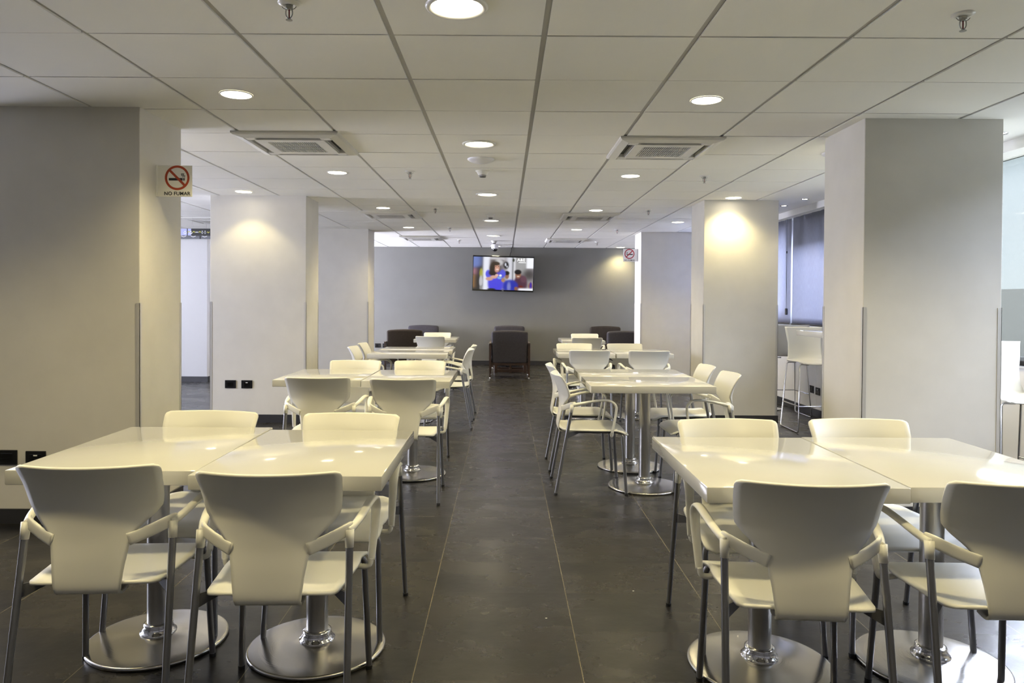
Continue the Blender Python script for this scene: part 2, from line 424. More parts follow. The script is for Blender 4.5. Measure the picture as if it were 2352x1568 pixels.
# windows
def window(idx, y0, y1, z0, z1):
    r = bpy.data.objects.new('window_%d' % idx, None); COL.objects.link(r); r['kind'] = 'structure'; r.location = (XR+0.08, (y0+y1)/2, z0)
    w = (y1-y0)/2; h = z1-z0
    b = new_bm(); t = 0.045
    bx(b, -0.025, 0.025, -w, w, 0, t); bx(b, -0.025, 0.025, -w, w, h-t, h)
    bx(b, -0.025, 0.025, -w, -w+t, t, h-t); bx(b, -0.025, 0.025, w-t, w, t, h-t)
    link_mesh('window_frame', b, M['frame'], r)
    b = new_bm(); bx(b, -0.003, 0.003, -w+t, w-t, t, h-t); link_mesh('window_pane', b, M['glass'], r)
    return r
window(1, 4.0, 6.6, 0.88, 2.421)
for k, (a, c) in enumerate(wins): window(k+2, a, c, wz0, wz1)
window(6, 2.3, 3.9, 0.88, 2.421)
bm = new_bm(); bx(bm, XR-0.015, XR+0.06, 2.3, 6.6, 0.865, 0.882, 0, 0.004, 1); struct('trim_3', bm, M['sign_white'], label='white sill of the near window')
bm = new_bm(); bx(bm, XR-0.006, XR+0.02, 2.3, 6.62, 0.884, 0.945, 0, 0.003, 1); struct('trim_4', bm, M['frame'], label='black bottom frame bar of the near window')

# ---- pillars
def pillar(name, x0, x1, y0, y1, label, guards, dz=0.0):
    b = new_bm(); bx(b, x0, x1, y0, y1, 0, CE+0.006, 0, 0.003, 1)
    p = link_mesh(name, b, M['stucco']); p['kind'] = 'structure'; p['label'] = label
    b = new_bm(); t = 0.012
    bx(b, x0-t, x1+t, y0-t, y0, 0, 0.085); bx(b, x0-t, x1+t, y1, y1+t, 0, 0.085)
    bx(b, x0-t, x0, y0, y1, 0, 0.085); bx(b, x1, x1+t, y0, y1, 0, 0.085)
    link_mesh('baseboard', b, M['base'], p)
    for gx, gy in guards:
        b = new_bm(); e = 0.0025; w = 0.022
        sx = 1 if gx == x0 else -1; sy = 1 if gy == y0 else -1
        xs = sorted((gx-sx*e, gx+sx*w)); ysd = sorted((gy-sy*e, gy+sy*0.0003))
        bx(b, xs[0], xs[1], ysd[0], ysd[1], 0.088, 1.29)
        xs = sorted((gx-sx*e, gx+sx*0.0003)); ysd = sorted((gy-sy*e, gy+sy*w))
        bx(b, xs[0], xs[1], ysd[0], ysd[1], 0.088, 1.29)
        link_mesh('corner_guard', b, M['guard'], p)
    return p
LX1 = -2.125; RX0 = 2.165
def allg(x0, x1, y0, y1): return [(x0, y0), (x1, y0), (x0, y1), (x1, y1)]
PL = [(-3.15, LX1, 4.31, 4.86), (-3.15, LX1, 7.92, 8.44), (-3.15, LX1, 11.53, 12.05)]
PR = [(RX0, 3.0, 4.47, 5.03), (RX0, 2.975, 8.06, 8.60), (RX0, 2.98, 11.78, 12.33)]
for i, (q, l) in enumerate(zip(PL, ('nearest left square pillar with the large no smoking sign', 'second left square pillar with two sockets', 'third left square pillar, farthest'))):
    pillar('pillar', *q, l, allg(*q))
for i, (q, l) in enumerate(zip(PR, ('nearest right square pillar', 'second right square pillar lit by a downlight', 'third right square pillar with the small sign'))):
    pillar('pillar', *q, l, allg(*q))
# white corridor pillar seen through the left gap
p = pillar('pillar', -6.2, -4.74, 11.8, 12.6, 'white wall block in the corridor behind the hanging sign', [])
p.data.materials[0] = M['white_wall']

# outside
bm = new_bm(); bx(bm, 22, 30, -12, 60, -12, 1.98)
tag(link_mesh('building', bm, M['outwall']), 'low grey building outside, seen through the screen of the near window', 'building')

# ------------------------------------------------------------------ dining tables
def make_table():
    t = thing('dining_table', '', 'table', group='white pedestal dining tables')
    b = new_bm(); bx(b, -0.311, 0.311, -0.42, 0.42, 0.701, 0.75, 0, 0.004, 2); link_mesh('tabletop', b, M['table'], t, True)
    b = new_bm(); bx(b, -0.16, 0.16, -0.16, 0.16, 0.693, 0.7005, 0, 0.002, 1); link_mesh('mounting_plate', b, M['bracket'], t)
    b = new_bm(); lathe(b, [(0.040, 0.05), (0.040, 0.693)], 40); link_mesh('pole', b, M['steel'], t, True)
    b = new_bm(); lathe(b, [(0.066, 0.034), (0.066, 0.040), (0.059, 0.043), (0.056, 0.052), (0.050, 0.061), (0.053, 0.066), (0.052, 0.071), (0.046, 0.074), (0.0402, 0.075)], 48); link_mesh('collar', b, M['chrome'], t, 'all')
    b = new_bm(); lathe(b, [(0.248, 0.0), (0.254, 0.002), (0.255, 0.010), (0.2525, 0.0145), (0.246, 0.016), (0.20, 0.0195), (0.14, 0.0245), (0.09, 0.030), (0.062, 0.0365)], 96); link_mesh('base', b, M['steel_disc'], t, 'all')
    return t
tables = [
 (-0.700, 2.780, 0.00, 'white pedestal table nearest the camera on the left side, its right half by the aisle'),
 (-1.325, 2.835, 0.01, 'white pedestal table nearest the left pillar, left half of the front left pair'),
 (-0.690, 5.585, 0.00, 'white table of the second left group, the half beside the aisle'),
 (-1.322, 5.620, 0.00, 'white table of the second left group, the half nearer the socket pillar'),
 (-1.028, 8.095, PI/2, 'white table turned crosswise in the third left group, front one with the dark gap behind'),
 (-1.015, 8.725, PI/2, 'white table turned crosswise in the third left group, rear one'),
 (-1.020, 11.25, 0.00, 'small white table standing alone before the left armchairs'),
 (0.930, 2.665, 0.00, 'white pedestal table at front right, the half beside the aisle'),
 (1.558, 2.680, 0.00, 'white pedestal table at the right picture edge, outer half of the front right pair'),
 (1.000, 5.250, PI/2, 'white crosswise table in the second right group, front one with the pole in full view'),
 (1.003, 5.882, PI/2, 'white crosswise table in the second right group, rear one'),
 (0.893, 8.430, 0.00, 'white table of the third right group, the half beside the aisle'),
 (1.530, 8.440, 0.00, 'white table of the third right group, the half nearer the pillars'),
 (1.150, 11.10, 0.00, 'small white table standing alone before the right armchairs'),
]
t0 = make_table()
for i, (x, y, rz, lab) in enumerate(tables):
    if i == 0: t0.location = (x, y, 0); t0.rotation_euler.z = rz; t0['label'] = lab
    else: dup(t0, (x, y, 0), rz, lab)

# ------------------------------------------------------------------ armchairs of the dining tables
def make_chair():
    t = thing('dining_chair', '', 'chair', group='white plastic dining chairs with arms')
    D = 0.243
    # seat
    def seat(u, v):
        y = 0.035+0.465*v
        w = interp([0.035, 0.12, 0.30, 0.345, 0.385, 0.42, 0.50], [0.190, 0.200, 0.218, 0.218, 0.214, 0.222, 0.222], y)
        r = 0.05; d = y-0.035
        if d < r: w -= r-math.sqrt(max(r*r-(r-d)**2, 0))
        r = 0.035; d = 0.50-y
        if d < r: w -= r-math.sqrt(max(r*r-(r-d)**2, 0))
        z = 0.434-0.009*(1-u*u)*math.sin(PI*min(v*1.1, 1))
        if y > 0.40: z -= 0.035*((y-0.40)/0.1)**2
        if y < 0.10: z += 0.012*((0.10-y)/0.065)**2
        return (u*w, y-D, z)
    b = new_bm(); shell(b, seat, 16, 30, 0.011); link_mesh('seat', b, M['plastic'], t, 'all')
    # backrest
    pv = catmull([(0, 0.090, 0.4165), (0, 0.060, 0.411), (0, 0.040, 0.414), (0, 0.030, 0.435), (0, 0.033, 0.50), (0, 0.041, 0.58), (0, 0.038, 0.66), (0, 0.016, 0.74), (0, -0.02, 0.808)], 6)
    def back(u, v):
        f = v*(len(pv)-1); i = min(int(f), len(pv)-2); c = pv[i].lerp(pv[i+1], f-i)
        z = c.z if f > 16 else 0.41
        w = interp([0.41, 0.44, 0.50, 0.560, 0.590, 0.615, 0.645, 0.672, 0.70, 0.81], [0.097, 0.100, 0.107, 0.117, 0.127, 0.150, 0.182, 0.200, 0.205, 0.216], z)
        d = 0.808-z; r = 0.018
        if z > 0.7 and d < r: w -= r-math.sqrt(max(r*r-(r-d)**2, 0))
        cf = interp([0.45, 0.58, 0.66, 0.81], [0.0, 0.045, 0.070, 0.052], z)
        x = u*w
        return (x, c.y+cf*(x/0.21)**2-D, c.z)
    b = new_bm(); shell(b, back, 20, 64, 0.008); link_mesh('backrest', b, M['plastic'], t, 'all')
    for s in (-1, 1):
        b = new_bm()
        # bracket from the back to the joint
        p = catmull([(s*0.112, 0.050-D, 0.572), (s*0.165, 0.078-D, 0.590), (s*0.212, 0.108-D, 0.610), (s*0.226, 0.135-D, 0.618)], 5)
        n = len(p); sweep(b, p, [(interp([0, 0.7, 1], [0.0195, 0.0185, 0.0135], k/(n-1)), 0.0070) for k in range(n)], 20, ref=(0, 0, 1), sq=0.6)
        # arm
        p = catmull([(s*0.222, 0.108-D, 0.606), (s*0.238, 0.165-D, 0.620), (s*0.250, 0.24-D, 0.637), (s*0.257, 0.32-D, 0.647), (s*0.260, 0.372-D, 0.640), (s*0.260, 0.404-D, 0.608), (s*0.258, 0.404-D, 0.56), (s*0.252, 0.392-D, 0.48), (s*0.248, 0.382-D, 0.425)], 5)
        n = len(p); sweep(b, p, [(interp([0, 0.2, 0.6, 1], [0.010, 0.014, 0.018, 0.012], k/(n-1)), interp([0, 0.25, 1], [0.014, 0.0085, 0.0085], k/(n-1))) for k in range(n)], 14, ref=(1, 0, 0))
        p = catmull([(s*0.248, 0.382-D, 0.432), (s*0.243, 0.381-D, 0.410), (s*0.225, 0.381-D, 0.402), (s*0.180, 0.383-D, 0.407)], 4)
        sweep(b, p, [(0.0105, 0.0095)]*len(p), 12, ref=(0, 1, 0))
        # socket on the leg
        tube(b, (s*0.224, 0.112-D, 0.612), (s*0.226, 0.104-D, 0.560), 0.0150, 0.0130, 16)
        link_mesh('armrest', b, M['plastic'], t, 'all')
        # rear leg
        b = new_bm(); tube(b, (s*0.226, 0.105-D, 0.565), (s*0.236, 0.003-D, 0.010), 0.0115, 0.0105, 16)
        lg = link_mesh('leg', b, M['legs'], t, True)
        b = new_bm(); tube(b, (s*0.236, 0.0035-D, 0.014), (s*0.236, 0.001-D, 0.0), 0.0125, 0.0115, 14); link_mesh('foot_cap', b, M['rubber'], lg, True)
        # front leg
        b = new_bm()
        p = catmull([(s*0.150, 0.440-D, 0.413), (s*0.195, 0.452-D, 0.411), (s*0.211, 0.457-D, 0.395), (s*0.213, 0.459-D, 0.36)], 4)+[Vector((s*0.226, 0.484-D, 0.010))]
        sweep(b, p, 0.011, 14, ref=(0, 1, 0))
        lg = link_mesh('leg', b, M['legs'], t, True)
        b = new_bm(); tube(b, (s*0.226, 0.484-D, 0.014), (s*0.226, 0.485-D, 0.0), 0.0125, 0.0115, 14); link_mesh('foot_cap', b, M['rubber'], lg, True)
        # bracket from the rear leg under the seat
        b = new_bm()
        v = [b.verts.new(q) for q in ((s*0.225, 0.088-D, 0.425), (s*0.225, 0.078-D, 0.385), (s*0.15, 0.16-D, 0.413), (s*0.15, 0.16-D, 0.424),
                                      (s*0.220, 0.100-D, 0.425), (s*0.220, 0.090-D, 0.385), (s*0.145, 0.185-D, 0.413), (s*0.145, 0.185-D, 0.424))]
        for q in ((0, 1, 2, 3), (7, 6, 5, 4), (0, 4, 5, 1), (1, 5, 6, 2), (2, 6, 7, 3), (3, 7, 4, 0)): b.faces.new([v[k] for k in q])
        bx(b, min(s*0.135, s*0.165), max(s*0.135, s*0.165), 0.16-D, 0.45-D, 0.408, 0.420)
        bmesh.ops.recalc_face_normals(b, faces=b.faces[:])
        link_mesh('seat_bracket', b, M['bracket'], t)
    return t
c0 = make_chair()
R90 = PI/2
K = 0.265
chairs = [  # x, y of the back top, facing (0 = away from the camera), label
 (-0.691, 2.114, 0.02, 'n', 'white armchair seen from behind at front left, second from the left edge'),
 (-1.262, 2.190, 0.06, 'n', 'white armchair seen from behind at the left edge of the picture'),
 (-1.300, 3.360, PI-0.07, 'f', 'white armchair facing the camera behind the front left table, the one nearer the sign pillar'),
 (-0.668, 3.318, PI-0.05, 'f', 'white armchair facing the camera behind the front left table, at the aisle end'),
 (-1.223, 4.778, 0.0, 'n', 'white armchair seen from behind at the second left table, the left one'),
 (-0.654, 4.712, 0.0, 'n', 'white armchair seen from behind at the second left table, the aisle one'),
 (-1.240, 6.240, PI, 'f', 'white armchair facing the camera across the second left table, the left one'),
 (-0.702, 6.240, PI, 'f', 'white armchair facing the camera across the second left table, the aisle one'),
 (-0.315, 7.795, R90+0.03, 'x', 'white armchair side-on in the aisle at the third left table, the front one of two'),
 (-0.310, 8.420, R90, 'x', 'white armchair side-on in the aisle at the third left table, the rear one of two'),
 (-1.700, 8.060, -R90, 'x', 'white armchair side-on at the wall side of the third left table, the front one'),
 (-1.715, 8.690, -R90, 'x', 'white armchair side-on at the wall side of the third left table, the rear one'),
 (-1.072, 10.46, -0.20, 'n', 'white armchair seen from behind at the small lone left table'),
 (-1.060, 11.80, PI, 'f', 'white armchair facing the camera at the small lone left table'),
 (0.868, 2.030, -0.08, 'n', 'white armchair seen from behind at front right, whole back in view'),
 (1.480, 2.040, -0.03, 'n', 'white armchair seen from behind, cut off by the right edge of the picture'),
 (0.952, 3.215, PI+0.02, 'f', 'white armchair facing the camera behind the front right table, at the aisle end'),
 (1.524, 3.240, PI, 'f', 'white armchair facing the camera behind the front right table, nearer the pillar'),
 (0.330, 5.245, -R90, 'x', 'white armchair side-on at the aisle side of the second right table, the front one'),
 (0.330, 5.930, -R90, 'x', 'white armchair side-on at the aisle side of the second right table, the rear one'),
 (1.672, 5.280, R90, 'x', 'white armchair side-on at the pillar side of the second right table, the front one'),
 (1.672, 5.900, R90, 'x', 'white armchair side-on at the pillar side of the second right table, the rear one'),
 (0.888, 7.630, 0.0, 'n', 'white armchair seen from behind at the third right table, the aisle one'),
 (1.506, 7.618, 0.0, 'n', 'white armchair seen from behind at the third right table, the pillar one'),
 (0.840, 8.950, PI, 'f', 'white armchair facing the camera across the third right table, the aisle one'),
 (1.450, 8.980, PI, 'f', 'white armchair facing the camera across the third right table, the pillar one'),
 (1.165, 10.32, 0.0, 'n', 'white armchair seen from behind at the small lone right table'),
 (1.262, 11.70, PI, 'f', 'white armchair facing the camera at the small lone right table'),
]
for i, (x, y, rz, _, lab) in enumerate(chairs):
    ox = x-math.sin(rz)*K; oy = y+math.cos(rz)*K
    if i == 0: c0.location = (ox, oy, 0); c0.rotation_euler.z = rz; c0['label'] = lab
    else: dup(c0, (ox, oy, 0), rz, lab)

# ------------------------------------------------------------------ lounge armchairs (facing +Y locally, origin under the back)
def cushion(bm, x0, x1, y0, y1, z0, z1, bev, crown=0.0):
    v0 = len(bm.verts)
    bx(bm, x0, x1, y0, y1, z0, z1, 0, bev, 5)
def make_lounge(fab):
    t = thing('lounge_armchair', '', 'armchair', group='dark upholstered lounge armchairs')
    b = new_bm()
    nu = 14
    # backrest with a slightly arched top, leaning back
    cushion(b, -0.31, 0.31, 0.0, 0.13, 0.25, 0.80, 0.035)
    bmesh.ops.subdivide_edges(b, edges=[e for e in b.edges if abs(e.verts[0].co.x-e.verts[1].co.x) > 0.3], cuts=10)
    for v in b.verts:
        k = (v.co.z-0.25)/0.55
        v.co.z += 0.018*max(k, 0)*(1-(v.co.x/0.31)**2)
        v.co.y += 0.05*(1-k)
        v.co.y -= 0.015*(1-(v.co.x/0.31)**2)*(1 if v.co.y < 0.08 else -0.3)
    link_mesh('backrest', b, fab, t, 'all')
    b = new_bm(); cushion(b, -0.30, 0.30, 0.18, 0.68, 0.27, 0.42, 0.035); link_mesh('seat', b, fab, t, 'all')
    for s in (-1, 1):
        b = new_bm(); xs = sorted((s*0.312, s*0.352))
        bx(b, xs[0], xs[1], -0.01, 0.66, 0.575, 0.605, 0, 0.004, 1)
        bx(b, xs[0]+0.006, xs[1]-0.006, 0.05, 0.62, 0.27, 0.34, 0, 0.003, 1)
        link_mesh('arm_rail', b, M['wood'], t)
        for yy, yb in ((0.01, 0.0), (0.60, 0.61)):
            b = new_bm()
            q = [(xs[0]+0.002, yy), (xs[1]-0.002, yy), (xs[1]-0.002, yy+0.05), (xs[0]+0.002, yy+0.05)]
            top = [b.verts.new((*p, 0.576)) for p in q]; mid = [b.verts.new((*p, 0.30)) for p in q]
            low = [b.verts.new((p[0]*0.0+(xs[0]+xs[1])/2+((p[0]-(xs[0]+xs[1])/2)*0.62), yb+(p[1]-yy)*0.55+0.01, 0.018)) for p in q]
            b.faces.new(top); b.faces.new(list(reversed(low)))
            for A, B in ((top, mid), (mid, low)):
                for k in range(4): b.faces.new((A[(k+1) % 4], A[k], B[k], B[(k+1) % 4]))
            bmesh.ops.recalc_face_normals(b, faces=b.faces[:])
            lg = link_mesh('leg', b, M['wood'], t)
            b = new_bm(); lathe(b, [(0.010, 0.0), (0.013, 0.003), (0.012, 0.017)], 12, ((xs[0]+xs[1])/2, yb+0.024, 0)); link_mesh('glide', b, M['cap'], lg, True)
    b = new_bm(); bx(b, -0.305, 0.305, 0.05, 0.075, 0.22, 0.262); bx(b, -0.305, 0.305, 0.60, 0.625, 0.20, 0.265); link_mesh('seat_rail', b, M['wood'], t)
    return t
la = make_lounge(M['grey_fabric'])
la.location = (0.090, 12.575, 0); la['label'] = 'charcoal lounge armchair in the aisle with its back to the camera'
for x, y, rz, fab, lab in (
    (0.100, 15.20, PI, 'grey_fabric', 'charcoal lounge armchair against the end wall below the television'),
    (-1.730, 12.78, -0.02, 'brown_fabric', 'dark brown lounge armchair at the left with its back to the camera'),
    (-1.655, 15.20, PI, 'grey_fabric', 'charcoal lounge armchair against the end wall on the left'),
    (2.070, 12.62, 0.0, 'grey_fabric', 'charcoal lounge armchair at the right, half hidden by the sign pillar'),
    (2.060, 15.20, PI, 'brown_fabric', 'dark brown lounge armchair against the end wall on the right')):
    r = dup(la, (x, y, 0), rz, lab)
    if fab == 'brown_fabric':
        for c in r.children:
            if c.name.startswith(('backrest', 'seat')) and not c.name.startswith('seat_rail'):
                c.data = c.data.copy(); c.data.materials[0] = M[fab]

t = thing('coffee_table', 'low dark wood coffee table between the two middle lounge armchairs', 'coffee table', (0.115, 13.78, 0))
b = new_bm(); bx(b, -0.30, 0.30, -0.22, 0.22, 0.37, 0.405, 0, 0.004, 1); link_mesh('tabletop', b, M['wood'], t)
for sx in (-1, 1):
    for sy in (-1, 1):
        b = new_bm(); bx(b, sx*0.27-0.03, sx*0.27+0.03, sy*0.19-0.02, sy*0.19+0.02, 0.0, 0.37, 0, 0.002, 1); link_mesh('leg', b, M['wood'], t)
b = new_bm()
for sy in (-1, 1): bx(b, -0.24, 0.24, sy*0.19-0.018, sy*0.19+0.018, 0.01, 0.065, 0, 0.002, 1)
bx(b, -0.02, 0.02, -0.24, 0.20, 0.0, 0.07); bx(b, -0.016, 0.016, -0.205, -0.175, 0.07, 0.37)
link_mesh('lower_rail', b, M['wood'], t)

# ------------------------------------------------------------------ bar tables and stools by the windows
def make_bar_table():
    t = thing('bar_table', '', 'bar table', group='white bar tables along the window wall')
    b = new_bm(); bx(b, -0.30, 0.30, -0.30, 0.30, 1.0, 1.05, 0, 0.004, 2); link_mesh('tabletop', b, M['table'], t, True)
    b = new_bm(); lathe(b, [(0.035, 0.02), (0.035, 1.0)], 32); link_mesh('pole', b, M['chrome'], t, True)
    b = new_bm(); lathe(b, [(0.22, 0), (0.222, 0.008), (0.215, 0.013), (0.09, 0.022), (0.045, 0.04), (0.036, 0.06)], 64); link_mesh('base', b, M['chrome'], t, 'all')
    b = new_bm()
    ring = [Vector((0.15*math.cos(a*PI/18), 0.15*math.sin(a*PI/18), 0.30)) for a in range(37)]
    sweep(b, ring, 0.010, 10, ref=(0, 0, 1))
    for a in (0, 2*PI/3, 4*PI/3): tube(b, (0.03*math.cos(a), 0.03*math.sin(a), 0.24), (0.15*math.cos(a), 0.15*math.sin(a), 0.295), 0.007)
    link_mesh('foot_ring', b, M['chrome'], t, True)
    return t
b0 = make_bar_table(); b0.location = (3.14, 6.90, 0); b0['label'] = 'white bar table between the first and second right pillars, nearer one'
dup(b0, (3.25, 9.22, 0), 0, 'white bar table farther along the window, half behind the second right pillar')

def make_stool():
    t = thing('bar_stool', '', 'bar stool', group='white shell bar stools with chrome frames')
    prof = catmull([(0, 0.215, 0.690), (0, 0.19, 0.703), (0, 0.10, 0.704), (0, -0.06, 0.700), (0, -0.15, 0.706), (0, -0.195, 0.74), (0, -0.21, 0.82), (0, -0.215, 0.92), (0, -0.235, 1.06)], 6)
    def sh(u, v):
        f = v*(len(prof)-1); i = min(int(f), len(prof)-2); c = prof[i].lerp(prof[i+1], f-i)
        w = interp([0, 8, 24, 34, 40, 48], [0.205, 0.215, 0.205, 0.180, 0.178, 0.205], f)
        if f < 2: w -= 0.03*(1-f/2)
        up = 0.016*u**4 if f < 24 else 0
        fw = interp([22, 30, 48], [0.0, 0.045, 0.03], f)*u*u
        return (u*w, c.y+fw, c.z+up)
    b = new_bm(); shell(b, sh, 16, 52, 0.009); link_mesh('seat_shell', b, M['plastic'], t, 'all')
    for s in (-1, 1):
        b = new_bm()
        p = [(s*0.10, 0.17, 0.688), (s*0.178, 0.175, 0.688), (s*0.192, 0.178, 0.672), (s*0.225, 0.235, 0.03), (s*0.226, 0.222, 0.010), (s*0.226, 0.19, 0.008),
             (s*0.226, -0.20, 0.008), (s*0.226, -0.228, 0.012), (s*0.225, -0.238, 0.03), (s*0.192, -0.168, 0.672), (s*0.178, -0.165, 0.688), (s*0.10, -0.16, 0.688)]
        sweep(b, [Vector(q) for q in p], 0.0075, 10, ref=(1, 0.02, 0.01)); link_mesh('sled_frame', b, M['chrome'], t, True)
        b = new_bm(); tube(b, (s*0.213, 0.216, 0.27), (s*0.213, -0.212, 0.27), 0.0065); link_mesh('side_rail', b, M['chrome'], t, True)
    b = new_bm(); tube(b, (-0.213, 0.216, 0.27), (0.213, 0.216, 0.27), 0.0065); link_mesh('foot_rail', b, M['chrome'], t, True)
    return t
s0 = make_stool(); s0.location = (3.185, 7.66, 0); s0.rotation_euler.z = PI; s0['label'] = 'white bar stool in the gap between the first and second right pillars, facing the camera'
dup(s0, (3.28, 8.66, 0), 0.0, 'white bar stool in the gap between the right pillars, back to the camera, farther one')
dup(s0, (3.315, 4.83, 0), PI+0.03, 'white bar stool at the right edge of the picture, beyond the nearest right pillar')

# ------------------------------------------------------------------ blinds
def blind(y0, y1, label, seam_side):
    t = thing('roller_blind', label, 'blind', (XR-0.10, (y0+y1)/2, 2.40), group='blue grey blinds on the window wall')
    w = (y1-y0)/2
    def f(u, v):
        y = u*w
        d = 0.006*math.sin(y*24+1.0)*(1-0.75*v)+0.004*math.sin(y*7)+0.004*math.sin(y*55)*max(0, 1-4*v)
        return (d, y, -0.05-1.29*v)
    b = new_bm(); shell(b, f, 60, 16, 0.002); link_mesh('fabric', b, M['blind'], t, 'all')
    b = new_bm(); bx(b, -0.008, 0.008, -w, w, -1.350, -1.332, 0, 0.003, 1); link_mesh('bottom_bar', b, M['bracket'], t)
    return t
seam = 9.09
b1 = blind(seam+0.02, 10.0, 'blue grey roller blind on the window wall, left of the bright gap', 1)
b2 = blind(7.0, seam-0.02, 'wide blue grey roller blind on the window wall, right of the bright gap', 0)
blind(10.03, 11.72, 'unseen blue grey roller blind added behind the second right pillar to dim the daylight', 0)  # this unseen blind and the next are added to hold back daylight
blind(11.76, 13.5, 'unseen blue grey roller blind added behind the third right pillar to dim the daylight', 0)
for bl, yy, ww in ((b1, -1.0, 0.0),):
    b = new_bm(); tube(b, (-0.02, -0.36, -0.03), (-0.02, -0.36, -1.16), 0.0022, seg=6); tube(b, (-0.02, -0.325, -0.03), (-0.02, -0.36, -1.16), 0.0016, seg=6)
    ch = link_mesh('chain', b, M['black'], bl)
    b = new_bm(); bx(b, -0.032, -0.010, -0.382, -0.340, -1.235, -1.155, 0, 0.006, 2); bx(b, -0.026, -0.015, -0.366, -0.354, -0.472, -0.445); link_mesh('chain_weight', b, M['black'], ch)
# sheer screen on the near window
t = thing('roller_screen', 'pale see-through roller screen over the window at the right edge', 'blind', (XR-0.03, 5.3, 2.42))
b = new_bm(); bx(b, -0.001, 0.001, -1.30, 1.30, -1.50, 0.0); link_mesh('fabric', b, M['shade'], t)
b = new_bm(); bx(b, -0.006, 0.006, -1.30, 1.30, -1.512, -1.50); link_mesh('bottom_bar', b, M['frame'], t)
dup(t, (XR-0.03, 2.55, 2.42), 0, 'pale see-through roller screen on the window just outside the right edge')

# ------------------------------------------------------------------ sockets
def socket(loc, rz, label, mark, group=None):
    t = thing('wall_socket', label, 'socket', loc, rz, group)
    b = new_bm(); bx(b, -0.059, 0.059, -0.009, 0.0, -0.043, 0.043, 0, 0.003, 2); link_mesh('plate', b, M['black'], t)
    b = new_bm()
    bx(b, -0.034, 0.034, -0.0105, -0.009, -0.024, 0.024, 0, 0.001, 1); link_mesh('insert', b, M['blackgloss'], t)
    if mark:
        b = new_bm(); bx(b, -0.011, 0.011, -0.0112, -0.0095, 0.014, 0.021); link_mesh('label_strip', b, M['cap'], t)
    return t
socket((-2.93, 7.92, 0.408), 0, 'black wall socket on the second left pillar, left of the pair', False)
socket((-2.755, 7.92, 0.408), 0, 'black wall socket on the second left pillar, right of the pair, with a white mark', True)
socket((-2.895, 4.31, 0.385), 0, 'black wall socket low on the nearest left pillar, at the picture edge', False)
socket((-2.728, 4.31, 0.380), 0, 'black wall socket low on the nearest left pillar, behind the table corner', True)
socket((-2.615, YF, 0.385), 0, 'black wall socket on the end wall beside the third left pillar', False)
socket((-2.46, YF, 0.385), 0, 'black wall socket on the end wall beside the left armchair', False)
socket((XR-0.012, 8.66, 0.305), -R90, 'black wall socket on the white panels, left of the pair behind the bar stool', False)
socket((XR-0.012, 8.49, 0.300), -R90, 'black wall socket on the white panels, right of the pair behind the bar stool', True)

